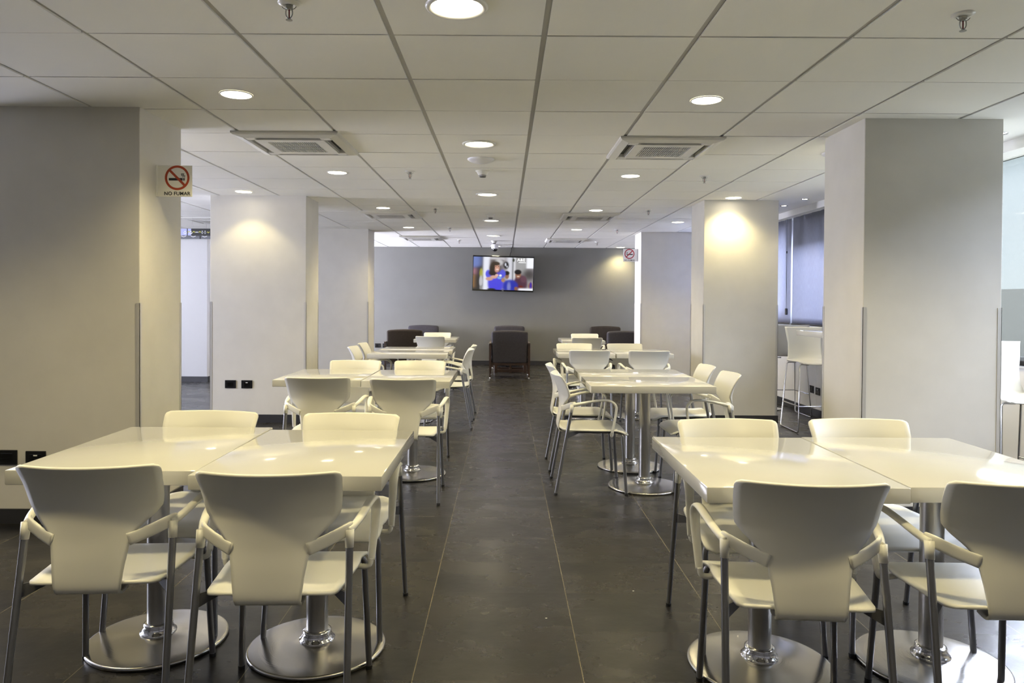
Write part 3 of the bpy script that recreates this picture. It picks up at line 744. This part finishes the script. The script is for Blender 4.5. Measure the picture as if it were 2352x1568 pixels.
# ------------------------------------------------------------------ television
def tv():
    t = thing('television', 'flat black television hung on the grey end wall, switched on', 'television', (0.05, YF-0.11, 1.0))
    t.location = (0.0, 0, 0)
    W2, H2 = 0.628, 0.362
    b = new_bm(); bx(b, -W2, W2, 0, 0.045, -H2, H2, 0, 0.006, 2); cs = link_mesh('casing', b, M['blackgloss'], t)
    # picture: a fine grid with a colour for every point
    NX, NY = 176, 98
    sx0, sx1, sz0, sz1 = -W2+0.016, W2-0.016, -H2+0.03, H2-0.028
    import math as m
    def S(a): return 1/(1+m.exp(-max(-40, min(40, a))))
    def ell(x, y, cx, cy, rx, ry, s=9): return S((1-m.hypot((x-cx)/rx, (y-cy)/ry))*s)
    def rect(x, y, x0, x1, y0, y1, k=90): return S((x-x0)*k)*S((x1-x)*k)*S((y-y0)*k)*S((y1-y)*k)
    def colour(x, y):    # x 0..1 left to right, y 0..1 top to bottom
        c = [0.42, 0.40, 0.42]
        def lay(a, col):
            for i in range(3): c[i] = c[i]*(1-a)+col[i]*a
        lay(rect(x, y, -1, 0.17, -1, 2, 60), (0.05, 0.05, 0.06))
        lay(rect(x, y, -1, 0.13, -1, 0.30-0.5*x+0.05, 40), (0.25, 0.32, 0.62))
        lay(rect(x, y, -1, 0.05, 0.35, 0.55, 40), (0.55, 0.30, 0.36))
        lay(rect(x, y, -1, 0.03, 0.55, 0.95, 60), (0.42, 0.26, 0.12))
        lay(ell(x, y, 0.135, 0.50, 0.03, 0.14), (0.45, 0.45, 0.08))
        lay(ell(x, y, 0.13, 0.75, 0.028, 0.17), (0.60, 0.60, 0.62)); lay(ell(x, y, 0.14, 0.95, 0.03, 0.06), (0.35, 0.35, 0.35))
        lay(rect(x, y, 0.165, 0.275, -1, 2, 120), (0.85, 0.87, 0.95))
        lay(rect(x, y, 0.28, 0.52, 0.03, 0.07), (0.8, 0.8, 0.85)); lay(rect(x, y, 0.28, 0.50, 0.07, 0.5, 80), (0.22, 0.20, 0.22))
        lay(ell(x, y, 0.42, 0.16, 0.07, 0.10), (0.62, 0.62, 0.64))
        lay(rect(x, y, 0.56, 0.655, -1, 0.72, 80), (0.75, 0.76, 0.82)); lay(rect(x, y, 0.655, 0.672, -1, 0.72, 160), (0.02, 0.03, 0.03))
        lay(rect(x, y, 0.672, 0.705, -1, 0.70, 160), (0.92, 0.93, 0.97)); lay(ell(x, y, 0.668, 0.08, 0.018, 0.05), (0.05, 0.06, 0.03))
        lay(rect(x, y, 0.705, 0.9, -1, 0.62, 60), (0.46, 0.46, 0.46)); lay(ell(x, y, 0.93, 0.52, 0.10, 0.16, 4), (0.12, 0.11, 0.11))
        lay(rect(x, y, 0.885, 2, -1, 0.32, 150), (0.95, 0.96, 1.0))
        # machine behind
        lay(ell(x, y, 0.545, 0.24, 0.045, 0.11), (0.02, 0.02, 0.03)); lay(ell(x, y, 0.535, 0.22, 0.014, 0.05), (0.7, 0.72, 0.8)); lay(ell(x, y, 0.56, 0.28, 0.01, 0.03), (0.7, 0.72, 0.8))
        # seated person at the right, dark hair and maroon shirt
        lay(ell(x, y, 0.79, 0.80, 0.115, 0.27, 14), (0.14, 0.06, 0.10)); lay(ell(x, y, 0.84, 0.66, 0.05, 0.1), (0.20, 0.10, 0.14))
        lay(ell(x, y, 0.75, 0.52, 0.048, 0.115, 12), (0.40, 0.22, 0.15)); lay(ell(x, y, 0.745, 0.44, 0.058, 0.075, 12), (0.02, 0.015, 0.02))
        lay(ell(x, y, 0.752, 0.575, 0.022, 0.016), (0.75, 0.62, 0.55)); lay(ell(x, y, 0.735, 0.50, 0.008, 0.012), (0.05, 0.02, 0.02)); lay(ell(x, y, 0.77, 0.50, 0.008, 0.012), (0.05, 0.02, 0.02))
        lay(ell(x, y, 0.78, 0.90, 0.06, 0.05), (0.22, 0.04, 0.02))
        lay(ell(x, y, 0.96, 0.86, 0.035, 0.11), (0.35, 0.18, 0.13)); lay(ell(x, y, 0.965, 0.86, 0.018, 0.12, 14), (0.10, 0.05, 0.45))
        lay(rect(x, y, 0.755, 2, 0.935, 2, 90), (0.92, 0.93, 0.98))
        # child in the middle, blue shirt
        lay(ell(x, y, 0.62, 0.88, 0.13, 0.20, 14), (0.05, 0.07, 0.50)); lay(ell(x, y, 0.60, 0.90, 0.03, 0.14, 5), (0.30, 0.32, 0.65))
        lay(ell(x, y, 0.565, 0.56, 0.034, 0.10, 12), (0.38, 0.22, 0.15)); lay(ell(x, y, 0.56, 0.48, 0.045, 0.065, 12), (0.03, 0.025, 0.03))
        lay(ell(x, y, 0.72, 0.95, 0.03, 0.06), (0.35, 0.18, 0.12))
        # laughing person with long dark hair and a blue shirt
        lay(ell(x, y, 0.355, 0.36, 0.085, 0.24, 12), (0.04, 0.02, 0.02))
        lay(ell(x, y, 0.375, 0.79, 0.13, 0.36, 16), (0.13, 0.12, 0.78)); lay(ell(x, y, 0.25, 0.52, 0.045, 0.12, 12), (0.15, 0.16, 0.80)); lay(ell(x, y, 0.49, 0.50, 0.05, 0.12, 12), (0.15, 0.16, 0.75))
        lay(ell(x, y, 0.33, 0.48, 0.07, 0.10, 10), (0.04, 0.02, 0.02))
        lay(ell(x, y, 0.392, 0.33, 0.046, 0.135, 12), (0.66, 0.40, 0.32)); lay(ell(x, y, 0.38, 0.20, 0.06, 0.055, 10), (0.05, 0.025, 0.02)); lay(ell(x, y, 0.335, 0.31, 0.022, 0.14, 10), (0.05, 0.025, 0.02))
        lay(ell(x, y, 0.40, 0.375, 0.022, 0.022), (0.85, 0.70, 0.66)); lay(ell(x, y, 0.375, 0.285, 0.008, 0.012), (0.08, 0.03, 0.03)); lay(ell(x, y, 0.415, 0.285, 0.008, 0.012), (0.08, 0.03, 0.03))
        lay(ell(x, y, 0.27, 0.67, 0.06, 0.055, 10), (0.66, 0.42, 0.34)); lay(ell(x, y, 0.345, 0.61, 0.06, 0.05, 10), (0.70, 0.46, 0.38)); lay(ell(x, y, 0.395, 0.555, 0.028, 0.04, 10), (0.78, 0.56, 0.48))
        lay(ell(x, y, 0.455, 0.56, 0.022, 0.035, 14), (0.90, 0.90, 0.95)); lay(ell(x, y, 0.44, 0.63, 0.035, 0.04, 10), (0.30, 0.50, 0.85)); lay(ell(x, y, 0.50, 0.70, 0.03, 0.06), (0.50, 0.32, 0.20))
        lay(ell(x, y, 0.31, 0.985, 0.07, 0.03), (0.05, 0.05, 0.06))
        return c
    b = new_bm()
    V = [[b.verts.new((sx0+(sx1-sx0)*i/NX, -0.0012, sz1-(sz1-sz0)*j/NY)) for i in range(NX+1)] for j in range(NY+1)]
    cols = [[q**1.3 for q in colour(i/NX, j/NY)] for j in range(NY+1) for i in range(NX+1)]
    for j in range(NY):
        for i in range(NX): b.faces.new((V[j][i], V[j+1][i], V[j+1][i+1], V[j][i+1]))
    b.verts.index_update()
    sm = bpy.data.materials.new('screen_picture'); sm.use_nodes = True; nt = sm.node_tree; pb = nt.nodes['Principled BSDF']
    at = nt.nodes.new('ShaderNodeAttribute'); at.attribute_name = 'picture'
    nt.links.new(at.outputs['Color'], pb.inputs['Emission Color']); pb.inputs['Emission Strength'].default_value = 0.5
    pb.inputs['Base Color'].default_value = (0.005, 0.005, 0.005, 1); pb.inputs['Roughness'].default_value = 0.15
    so = link_mesh('screen', b, sm, t)
    ca = so.data.color_attributes.new('picture', 'FLOAT_COLOR', 'POINT')
    for k, cc in enumerate(cols): ca.data[k].color = (*cc, 1)
    # channel mark, top right
    txt = text_mesh('A&E', 0.085, M_tvw, ext=0.0004); txt.name = 'channel_mark'; txt.parent = t
    txt.location = (0.36, -0.0018, 0.262); txt.rotation_euler = (PI/2, 0, 0)
    b = new_bm(); bx(b, 0.31, 0.455, -0.0022, -0.0014, 0.232, 0.240); link_mesh('channel_mark_line', b, M_tvw, t)
    b = new_bm(); bx(b, -0.02, 0.02, -0.001, 0.0, -H2+0.010, -H2+0.016); link_mesh('maker_mark', b, M['guard'], t)
    b = new_bm(); bx(b, -0.15, 0.15, 0.045, 0.075, -0.15, 0.15, 0, 0.003, 1); bx(b, -0.05, 0.05, 0.075, 0.13, -0.06, 0.06); link_mesh('wall_bracket', b, M['bracket'], t)
    return t
def text_mesh(s, size, m, ext=0.0006, bold=0.0):
    cu = bpy.data.curves.new('txt', 'FONT'); cu.body = s; cu.size = size; cu.extrude = ext; cu.offset = bold; cu.align_x = 'CENTER'; cu.space_character = 1.06
    to = bpy.data.objects.new('txt', cu); COL.objects.link(to)
    dg = bpy.context.evaluated_depsgraph_get(); me = bpy.data.meshes.new_from_object(to.evaluated_get(dg))
    bpy.data.objects.remove(to); me.materials.clear(); me.materials.append(m)
    o = bpy.data.objects.new('lettering', me); COL.objects.link(o); return o
M_tvw = mat('screen_white_mark', (0.1, 0.1, 0.1), 0.3, emit=(0.9, 0.9, 0.92), estr=0.9)
T = tv()
T.location = (-0.032, YF-0.165, 1.877); T.rotation_euler = (math.radians(-3.5), math.radians(1.2), 0)
T.rotation_euler = (math.radians(4.0), math.radians(1.3), 0)
b = new_bm(); sweep(b, catmull([(0.135, YF-0.012, CE), (0.130, YF-0.012, 2.35), (0.110, YF-0.03, 2.28), (0.105, YF-0.11, 2.245)], 5), 0.006, 8)
tag(link_mesh('cable', b, M['black'], None, True), 'thin black cable from the ceiling down to the television', 'cable')

# ------------------------------------------------------------------ no smoking signs
def nosmoke(loc, rz, w, h, base, red, label, mirror=1, flange=True):
    t = thing('no_smoking_sign', label, 'sign', loc, rz)
    b = new_bm(); bx(b, -w/2, w/2, 0, 0.006, -h/2, h/2, 0, 0.002, 1); link_mesh('sign_plate', b, base, t)
    if flange:
        b = new_bm(); e = -mirror*w/2; xs = sorted((e, e+mirror*0.006)); bx(b, xs[0]-0.001, xs[1], -0.012, 0.03, -h/2, h/2, 0, 0.001, 1); link_mesh('mounting_flange', b, base, t)
    cx = mirror*w*0.08; cz = h*0.105; R = h*0.395
    b = new_bm()
    n = 56
    def ringpts(r): return [(cx+r*math.cos(2*PI*k/n), cz+r*math.sin(2*PI*k/n)) for k in range(n)]
    A, B = ringpts(R), ringpts(R*0.82)
    va = [b.verts.new((p[0], -0.0012, p[1])) for p in A]; vb = [b.verts.new((p[0], -0.0012, p[1])) for p in B]
    wa = [b.verts.new((p[0], 0.0005, p[1])) for p in A]; wb = [b.verts.new((p[0], 0.0005, p[1])) for p in B]
    for k in range(n):
        l = (k+1) % n
        b.faces.new((va[k], vb[k], vb[l], va[l])); b.faces.new((va[k], va[l], wa[l], wa[k])); b.faces.new((vb[l], vb[k], wb[k], wb[l]))
    d = Vector((mirror*0.7071, -0.7071)); pn = Vector((0.7071, mirror*0.7071)) * (R*0.095)
    q = [Vector((cx, cz))+d*R*0.88*sg+pn*tt for sg, tt in ((-1, -1), (1, -1), (1, 1), (-1, 1))]
    f = [b.verts.new((p[0], -0.0016, p[1])) for p in q]; g = [b.verts.new((p[0], 0.0005, p[1])) for p in q]
    b.faces.new(f)
    for k in range(4): b.faces.new((f[k], f[(k+1) % 4], g[(k+1) % 4], g[k]))
    link_mesh('prohibition_ring', b, red, t)
    b = new_bm(); x0 = cx-mirror*R*0.68; x1 = cx+mirror*R*0.42; xs = sorted((x0, x1))
    bx(b, xs[0], xs[1], -0.0011, 0.0005, cz-R*0.22, cz-R*0.02)
    for k in (0.46, 0.55):
        xs = sorted((cx+mirror*R*k, cx+mirror*R*(k+0.06))); bx(b, xs[0], xs[1], -0.0011, 0.0005, cz-R*0.22, cz-R*0.02)
    for off in (0.0, 0.13):
        pts = [(cx+mirror*R*(0.30+off), cz+R*0.30), (cx+mirror*R*(0.42+off), cz+R*0.33), (cx+mirror*R*(0.34+off), cz+R*0.18), (cx+mirror*R*(0.50+off), cz+R*0.17), (cx+mirror*R*(0.44+off), cz+R*0.04)]
        sweep(b, catmull([(p[0], -0.0008, p[1]) for p in pts], 5), [(R*0.022, 0.0006)]*21, 8, ref=(0.3, 0, 0.9))
    link_mesh('cigarette_symbol', b, M['ink'], t)
    tx = text_mesh('NO FUMAR', h*0.158, M['ink'], 0.0008, h*0.0022); tx.parent = t
    tx.location = (cx, -0.0008, -h*0.45); tx.rotation_euler = (PI/2, 0, 0)
    return t
nosmoke((LX1+0.108, 4.52, 2.032), 0, 0.216, 0.190, M['sign'], M['signred'], 'cream NO FUMAR sign with red ring, on the nearest left pillar', 1)
nosmoke((RX0-0.118, 12.06, 2.075), 0, 0.236, 0.205, M['sign_white'], M['signred2'], 'small white NO FUMAR sign on the third right pillar', -1)

# ------------------------------------------------------------------ hanging direction signs in the corridor
t = thing('hanging_sign', 'black hanging direction sign with white and yellow pictograms in the left corridor', 'sign', (-4.05, 9.95, 2.169))
b = new_bm(); bx(b, -0.62, 0.42, 0, 0.03, 0, 0.095, 0, 0.001, 1); link_mesh('sign_board', b, M['ink'], t)
for xa, xb in ((-0.60, -0.222), (-0.210, -0.165)):
    b = new_bm(); bx(b, xa, xb, -0.001, 0.0, 0.002, 0.093); link_mesh('pale_panel', b, M['signblue'], t)
def chev(b, x, z, s, up):
    for o_ in (0, -0.45*s*up):
        sweep(b, [Vector((x-s, -0.0012, z+o_)), Vector((x, -0.0012, z+up*0.75*s+o_)), Vector((x+s, -0.0012, z+o_))], [(s*0.17, 0.001)]*3, 6, ref=(0, 0, 1))
def dot(b, x, z, r, y=-0.0016):
    b.faces.new([b.verts.new((x+r*math.cos(-2*PI*k/14), y, z+r*math.sin(-2*PI*k/14))) for k in range(14)])
def bar(b, pts, w, y=-0.0014): sweep(b, [Vector((p[0], y, p[1])) for p in pts], [(w, 0.001)]*len(pts), 6, ref=(0.2, 0, 0.97))
for x, up in ((-0.195, 1), (-0.129, 1), (-0.047, 1), (0.066, -1)):
    b = new_bm(); chev(b, x, 0.048, 0.016, up); link_mesh('yellow_arrow', b, M['picto_y'], t)
for x in (-0.246, -0.168):
    b = new_bm(); dot(b, x, 0.054, 0.009); bar(b, [(x-0.017, 0.045), (x-0.013, 0.030), (x, 0.024), (x+0.013, 0.030), (x+0.017, 0.045)], 0.005); link_mesh('white_pictogram', b, M['picto_w'], t)
b = new_bm(); bar(b, [(-0.106, 0.054), (-0.106, 0.040)], 0.002); bar(b, [(-0.106, 0.044), (-0.072, 0.044)], 0.003); bar(b, [(-0.072, 0.054), (-0.072, 0.040)], 0.002); dot(b, -0.095, 0.050, 0.0035); dot(b, -0.083, 0.050, 0.0035); link_mesh('white_pictogram', b, M['picto_w'], t)
for x in (-0.015, 0.023):
    b = new_bm(); dot(b, x, 0.064, 0.0045); bar(b, [(x, 0.058), (x-0.012, 0.042), (x-0.007, 0.032), (x+0.007, 0.032), (x+0.012, 0.042), (x, 0.058)], 0.0022); bar(b, [(x, 0.032), (x, 0.022)], 0.003)
    link_mesh('white_pictogram', b, M['picto_w'], t)
for x in (-0.155, 0.035, -0.45):
    b = new_bm(); tube(b, (x, 0.015, 0.095), (x, 0.015, CE-2.169), 0.0015, seg=6); link_mesh('hanging_wire', b, M['guard'], t)
t = thing('wall_sign', 'grey sign band with white pictograms on the corridor block behind the hanging sign', 'sign', (-5.2, 11.78, 2.275))
b = new_bm(); bx(b, -0.9, 0.72, -0.02, 0.015, 0.0, 0.145, 0, 0.002, 1); link_mesh('sign_board', b, M['signgrey'], t)
b = new_bm(); bx(b, 0.352, 0.374, -0.0212, -0.02, 0.0, 0.145); link_mesh('dark_divider', b, M['ink'], t)
for x in (0.10, 0.252, 0.433):
    b = new_bm(); dot(b, x, 0.070, 0.016, -0.0216); bar(b, [(x-0.042, 0.062), (x-0.035, 0.042), (x, 0.030), (x+0.035, 0.042), (x+0.042, 0.062)], 0.006, -0.0214); link_mesh('white_pictogram', b, M['picto_w'], t)

# ------------------------------------------------------------------ ceiling fittings
def make_downlight(ringed):
    t = thing('downlight', '', 'ceiling light', group='round recessed ceiling lights')
    b = new_bm()
    if ringed: lathe(b, [(0.092, 0.004), (0.094, -0.003), (0.104, -0.010), (0.114, -0.009), (0.119, -0.002), (0.119, 0.0)], 64, capb=False, capt=False)
    else: lathe(b, [(0.078, 0.0), (0.079, -0.004), (0.084, -0.005), (0.087, -0.002), (0.087, 0.0)], 56, capb=False, capt=False)
    link_mesh('trim_ring', b, M['lamp_ring'], t, 'all')
    b = new_bm(); r = 0.093 if ringed else 0.079
    lathe(b, [(r, 0.002), (r, -0.0025), (0.0005, -0.0030)], 56, capt=False, capb=False); bmesh.ops.recalc_face_normals(b, faces=b.faces[:]); link_mesh('lens', b, M['lamp'], t)
    return t
def add_spot(parent, power, size=132, blend=0.8, color=WARM, r=0.07):
    l = bpy.data.lights.new('lamp_light', 'SPOT'); l.energy = power; l.spot_size = math.radians(size); l.spot_blend = blend; l.color = color; l.shadow_soft_size = r
    o = bpy.data.objects.new('lamp_light', l); COL.objects.link(o); o.parent = parent; o.location = (0, 0, -0.03)
    return o
DLP = 47.0
ring0 = make_downlight(True); flat0 = make_downlight(False)
mid = ['large round ceiling light at the top edge above the aisle', 'round ceiling light before the dome in the aisle row, second from the camera', 'round ceiling light third in the aisle row',
       'round ceiling light fourth in the aisle row, touching a smoke detector', 'round ceiling light fifth in the aisle row', 'round ceiling light in the aisle row at the end wall, over the camera dome']
first = True
spots = []
for k, (y, lab) in enumerate(zip((2.816, 5.255, 7.727, 10.215, 12.58, 14.93), mid)):
    if first: ring0.location = (-0.188, y, CE); ring0['label'] = lab; r = ring0; first = False
    else: r = dup(ring0, (-0.188, y, CE), 0, lab)
    spots.append(r)
first = True
ordw = ['nearest the camera', 'second from the camera', 'third from the camera', 'fourth from the camera', 'farthest']
for x, side, ysl in ((-1.465, 'left', (4.035, 6.468, 8.90, 11.25, 13.60)), (1.105, 'right', (4.09, 6.55, 9.02, 11.43, 13.85))):
    for k, y in enumerate(ysl):
        lab = 'round ceiling light in the row over the %s tables, %s' % (side, ordw[k])
        if first: flat0.location = (x, y, CE); flat0['label'] = lab; r = flat0; first = False
        else: r = dup(flat0, (x, y, CE), 0, lab)
        spots.append(r)
for x, y, lab in ((2.425, 7.874, 'round ceiling light just before the second right pillar'), (2.40, 10.29, 'round ceiling light between the second and third right pillars'),
                  (2.355, 15.08, 'round ceiling light near the end wall beside the third right pillar'), (2.66, 5.36, 'round ceiling light behind the nearest right pillar'),
                  (-2.696, 7.645, 'round ceiling light just before the second left pillar'), (-2.70, 5.25, 'round ceiling light hidden behind the nearest left pillar'),
                  (2.40, 12.75, 'round ceiling light hidden behind the third right pillar'), (-2.70, 12.6, 'round ceiling light hidden behind the third left pillar')):
    spots.append(dup(flat0, (x, y, CE), 0, lab))
for x, y, lab in ((-2.70, 2.83, 'round ceiling light beyond the left picture edge'), (2.42, 3.05, 'round ceiling light beyond the right picture edge'), (-1.465, 1.60, 'round ceiling light above the camera, left'), (1.105, 1.64, 'round ceiling light above the camera, right'),
                  (-0.188, 0.38, 'round ceiling light behind the camera'), (-1.465, -0.85, 'round ceiling light behind the camera, left'), (1.105, -0.85, 'round ceiling light behind the camera, right')):
    spots.append(dup(flat0, (x, y, CE), 0, lab))
for s_ in spots: add_spot(s_, size=104 if abs(s_.location.y-7.65) < 0.05 and s_.location.x < -2 else 132, blend=0.3 if abs(s_.location.y-7.65) < 0.05 and s_.location.x < -2 else 0.8, power= DLP*(0.2 if abs(s_.location.y-7.65) < 0.05 and s_.location.x < -2 else 0.55 if abs(s_.location.y-7.87) < 0.05 and s_.location.x > 2 else 0.2 if s_.location.y < 1 else 1.0))
# small spots by the window
t = thing('spotlight', '', 'ceiling light', group='small recessed spots along the windows')
b = new_bm(); lathe(b, [(0.030, 0.0), (0.031, -0.005), (0.044, -0.007), (0.046, -0.001), (0.046, 0.0)], 40, capb=False, capt=False); link_mesh('trim_ring', b, M['chrome'], t, 'all')
b = new_bm(); lathe(b, [(0.031, 0.002), (0.031, -0.002), (0.0005, -0.002)], 32, capt=False, capb=False); bmesh.ops.recalc_face_normals(b, faces=b.faces[:]); link_mesh('lens', b, M['spotlamp'], t)
t.location = (3.19, 8.48, CE); t['label'] = 'small recessed spot above the blinds, farther of the two'
sm2 = dup(t, (3.21, 7.94, CE), 0, 'small recessed spot above the blinds, nearer of the two')
sm3 = dup(t, (3.225, 4.84, CE), 0, 'small recessed spot at the right edge of the picture')
for s_ in (t, sm2, sm3): add_spot(s_, 6, 80, 0.4, (1, 0.88, 0.66), 0.03)

# air conditioning cassettes
def make_ac():
    t = thing('air_conditioner', '', 'air conditioner', group='square ceiling air conditioning cassettes')
    S_ = 0.355
    b = new_bm()
    # frame as a picture-frame lathe with four sides, sloping in
    def sq(r, z): return [b.verts.new((sx*r, sy*r, z)) for sx, sy in ((-1, -1), (1, -1), (1, 1), (-1, 1))]
    rings = [sq(S_, 0.0), sq(S_, -0.012), sq(S_-0.012, -0.022), sq(0.292, -0.034), sq(0.287, -0.020), sq(0.287, 0.02)]
    for A, B in zip(rings, rings[1:]):
        for k in range(4): b.faces.new((A[k], A[(k+1) % 4], B[(k+1) % 4], B[k]))
    bmesh.ops.recalc_face_normals(b, faces=b.faces[:])
    link_mesh('frame', b, M['ac'], t)
    b = new_bm(); bx(b, -0.287, 0.287, -0.287, 0.287, -0.004, 0.0); link_mesh('air_channel', b, M['acdark'], t)
    # corner blocks
    for sx in (-1, 1):
        for sy in (-1, 1):
            b = new_bm(); xs = sorted((sx*0.215, sx*0.288)); ys_ = sorted((sy*0.215, sy*0.288)); bx(b, xs[0], xs[1], ys_[0], ys_[1], -0.033, -0.002, 0, 0.006, 2)
            link_mesh('corner_cover', b, M['ac'], t)
    # outlet flaps
    for k in range(4):
        b = new_bm()
        m_ = Matrix.Rotation(k*PI/2, 4, 'Z')
        q = bx(b, -0.20, 0.20, 0.242, 0.246, -0.030, -0.008)
        q2 = bx(b, -0.20, 0.20, 0.226, 0.232, -0.028, -0.006)
        bmesh.ops.transform(b, matrix=m_, verts=b.verts[:]); link_mesh('outlet_flap', b, M['guard'], t)
    # inner panel with grille
    b = new_bm()
    def sqb(x0, x1, y0, y1): bx(b, x0, x1, y0, y1, -0.036, -0.016, 0, 0.002, 1)
    sqb(-0.235, 0.235, -0.235, -0.165); sqb(-0.235, 0.235, 0.165, 0.235); sqb(-0.235, -0.165, -0.165, 0.165); sqb(0.165, 0.235, -0.165, 0.165)
    link_mesh('inner_panel', b, M['ac'], t)
    b = new_bm(); bx(b, -0.165, 0.165, -0.165, 0.165, -0.018, -0.014, 1)
    for k in range(23):
        x = -0.165+0.33*(k+0.5)/23; bx(b, x-0.0026, x+0.0026, -0.165, 0.165, -0.034, -0.030, 0)
    for y in (-0.055, 0.055): bx(b, -0.165, 0.165, y-0.002, y+0.002, -0.034, -0.029, 0)
    link_mesh('grille', b, [M['ac'], M['acdark']], t)
    return t
a0 = make_ac(); a0.location = (-1.462, 5.245, CE); a0['label'] = 'ceiling air conditioner nearest the camera on the left'
for x, y, lab in ((1.128, 5.335, 'ceiling air conditioner nearest the camera on the right'), (-1.462, 9.53, 'middle air conditioner of the left ceiling row'),
                  (1.09, 9.63, 'middle air conditioner of the right ceiling row'), (-1.462, 13.05, 'farthest air conditioner of the left ceiling row'),
                  (1.09, 13.35, 'farthest air conditioner of the right ceiling row'), (-4.02, 10.35, 'air conditioner in the ceiling of the left corridor')):
    dup(a0, (x, y, CE), 0, lab)

# sprinklers
t = thing('fire_sprinkler', '', 'sprinkler', group='ceiling fire sprinklers')
b = new_bm(); lathe(b, [(0.042, 0.0), (0.042, -0.003), (0.030, -0.008), (0.016, -0.010), (0.0155, -0.006)], 40, capt=False, capb=False); link_mesh('escutcheon', b, M['lamp_ring'], t, 'all')
b = new_bm(); lathe(b, [(0.0135, 0.0), (0.0135, -0.022), (0.010, -0.026)], 20); 
for s in (-1, 1):
    sweep(b, catmull([(s*0.011, 0, -0.022), (s*0.0125, 0, -0.040), (s*0.010, 0, -0.050), (s*0.002, 0, -0.060)], 4), 0.0022, 8, ref=(0, 1, 0))
    sweep(b, catmull([(s*0.012, 0, -0.024), (s*0.020, 0, -0.022), (s*0.027, 0, -0.014)], 4), 0.0015, 6, ref=(0, 1, 0))
lathe(b, [(0.003, -0.066), (0.0125, -0.0655), (0.0125, -0.0640), (0.003, -0.062)], 20)
bmesh.ops.recalc_face_normals(b, faces=b.faces[:])
link_mesh('sprinkler_body', b, M['sprink'], t, True)
b = new_bm(); lathe(b, [(0.0026, -0.057), (0.0026, -0.026)], 12); bmesh.ops.recalc_face_normals(b, faces=b.faces[:]); link_mesh('glass_bulb', b, M['red'], t, True)
sp = [(-0.815, 2.79), (1.757, 2.86), (-0.82, 6.38), (1.75, 6.52), (-0.835, 8.87), (1.726, 8.93), (-0.832, 11.2), (1.717, 11.35), (-0.833, 13.5), (1.71, 13.75)]
wd = ['nearest the camera', 'second from the camera', 'third from the camera', 'fourth from the camera', 'farthest']
for k, (x, y) in enumerate(sp):
    lab = 'ceiling fire sprinkler in the %s row, %s' % ('left' if x < 0 else 'right', wd[k//2])
    if k == 0: t.location = (x, y, CE); t['label'] = lab; s0_ = t
    else: dup(s0_, (x, y, CE), 0, lab)
# smoke detectors
t = thing('smoke_detector', 'white smoke detector in the aisle row behind the flat dome', 'smoke detector', (-0.193, 6.338, CE), group='smoke detectors over the aisle')
b = new_bm(); lathe(b, [(0.062, 0.0), (0.062, -0.006), (0.052, -0.012), (0.040, -0.036), (0.037, -0.040)], 40, capb=False); bmesh.ops.recalc_face_normals(b, faces=b.faces[:]); link_mesh('housing', b, M['detector'], t, True)
b = new_bm(); lathe(b, [(0.030, -0.040), (0.030, -0.050), (0.024, -0.056)], 32); bmesh.ops.recalc_face_normals(b, faces=b.faces[:]); link_mesh('sensor_chamber', b, M['bracket'], t, True)
b = new_bm(); lathe(b, [(0.036, -0.046), (0.036, -0.049), (0.02, -0.051)], 32); bmesh.ops.recalc_face_normals(b, faces=b.faces[:]); link_mesh('sensor_cover', b, M['detector'], t, True)
dup(t, (-0.187, 9.52, CE), 0, 'white smoke detector in the aisle row, touching the fourth ceiling light')
dup(t, (-0.197, 13.66, CE), 0, 'white smoke detector in the aisle row near the end wall')
# flat dome and security camera
b = new_bm(); lathe(b, [(0.105, 0.0), (0.104, -0.006), (0.092, -0.016), (0.065, -0.028), (0.03, -0.035), (0.004, -0.037)], 56, capb=False); bmesh.ops.recalc_face_normals(b, faces=b.faces[:])
o = tag(link_mesh('ceiling_dome', b, M['domewhite'], None, 'all'), 'shallow white dome on the ceiling between a light and a smoke detector', 'ceiling dome'); o.location = (-0.193, 5.82, CE)
d2 = dup(o, (2.455, 5.50, CE), 0, 'shallow white dome on the ceiling half hidden behind the nearest right pillar')
t = thing('dome_camera', 'white dome security camera on the ceiling before the television', 'security camera', (-0.197, 14.60, CE))
b = new_bm(); lathe(b, [(0.070, 0.0), (0.072, -0.02), (0.070, -0.065), (0.064, -0.080)], 40, capb=False); bmesh.ops.recalc_face_normals(b, faces=b.faces[:]); link_mesh('housing', b, M['domewhite'], t, True)
b = new_bm(); lathe(b, [(0.055, -0.080), (0.050, -0.105), (0.035, -0.125), (0.012, -0.135)], 32); bmesh.ops.recalc_face_normals(b, faces=b.faces[:]); link_mesh('dark_dome', b, M['blackgloss'], t, 'all')

# scraps on the floor
for x, y, lab in ((0.592, 3.345, 'tiny white paper scrap on the floor beside the front right chair'), (0.18, 3.05, 'tiny white speck on the floor in the middle of the aisle')):
    b = new_bm(); prism(b, [(-0.004, -0.002), (0.003, -0.003), (0.0045, 0.002), (-0.003, 0.0025)], 0.0, 0.0015)
    o = tag(link_mesh('paper_scrap', b, M['paper']), lab, 'scrap'); o.location = (x, y, 0.0005)
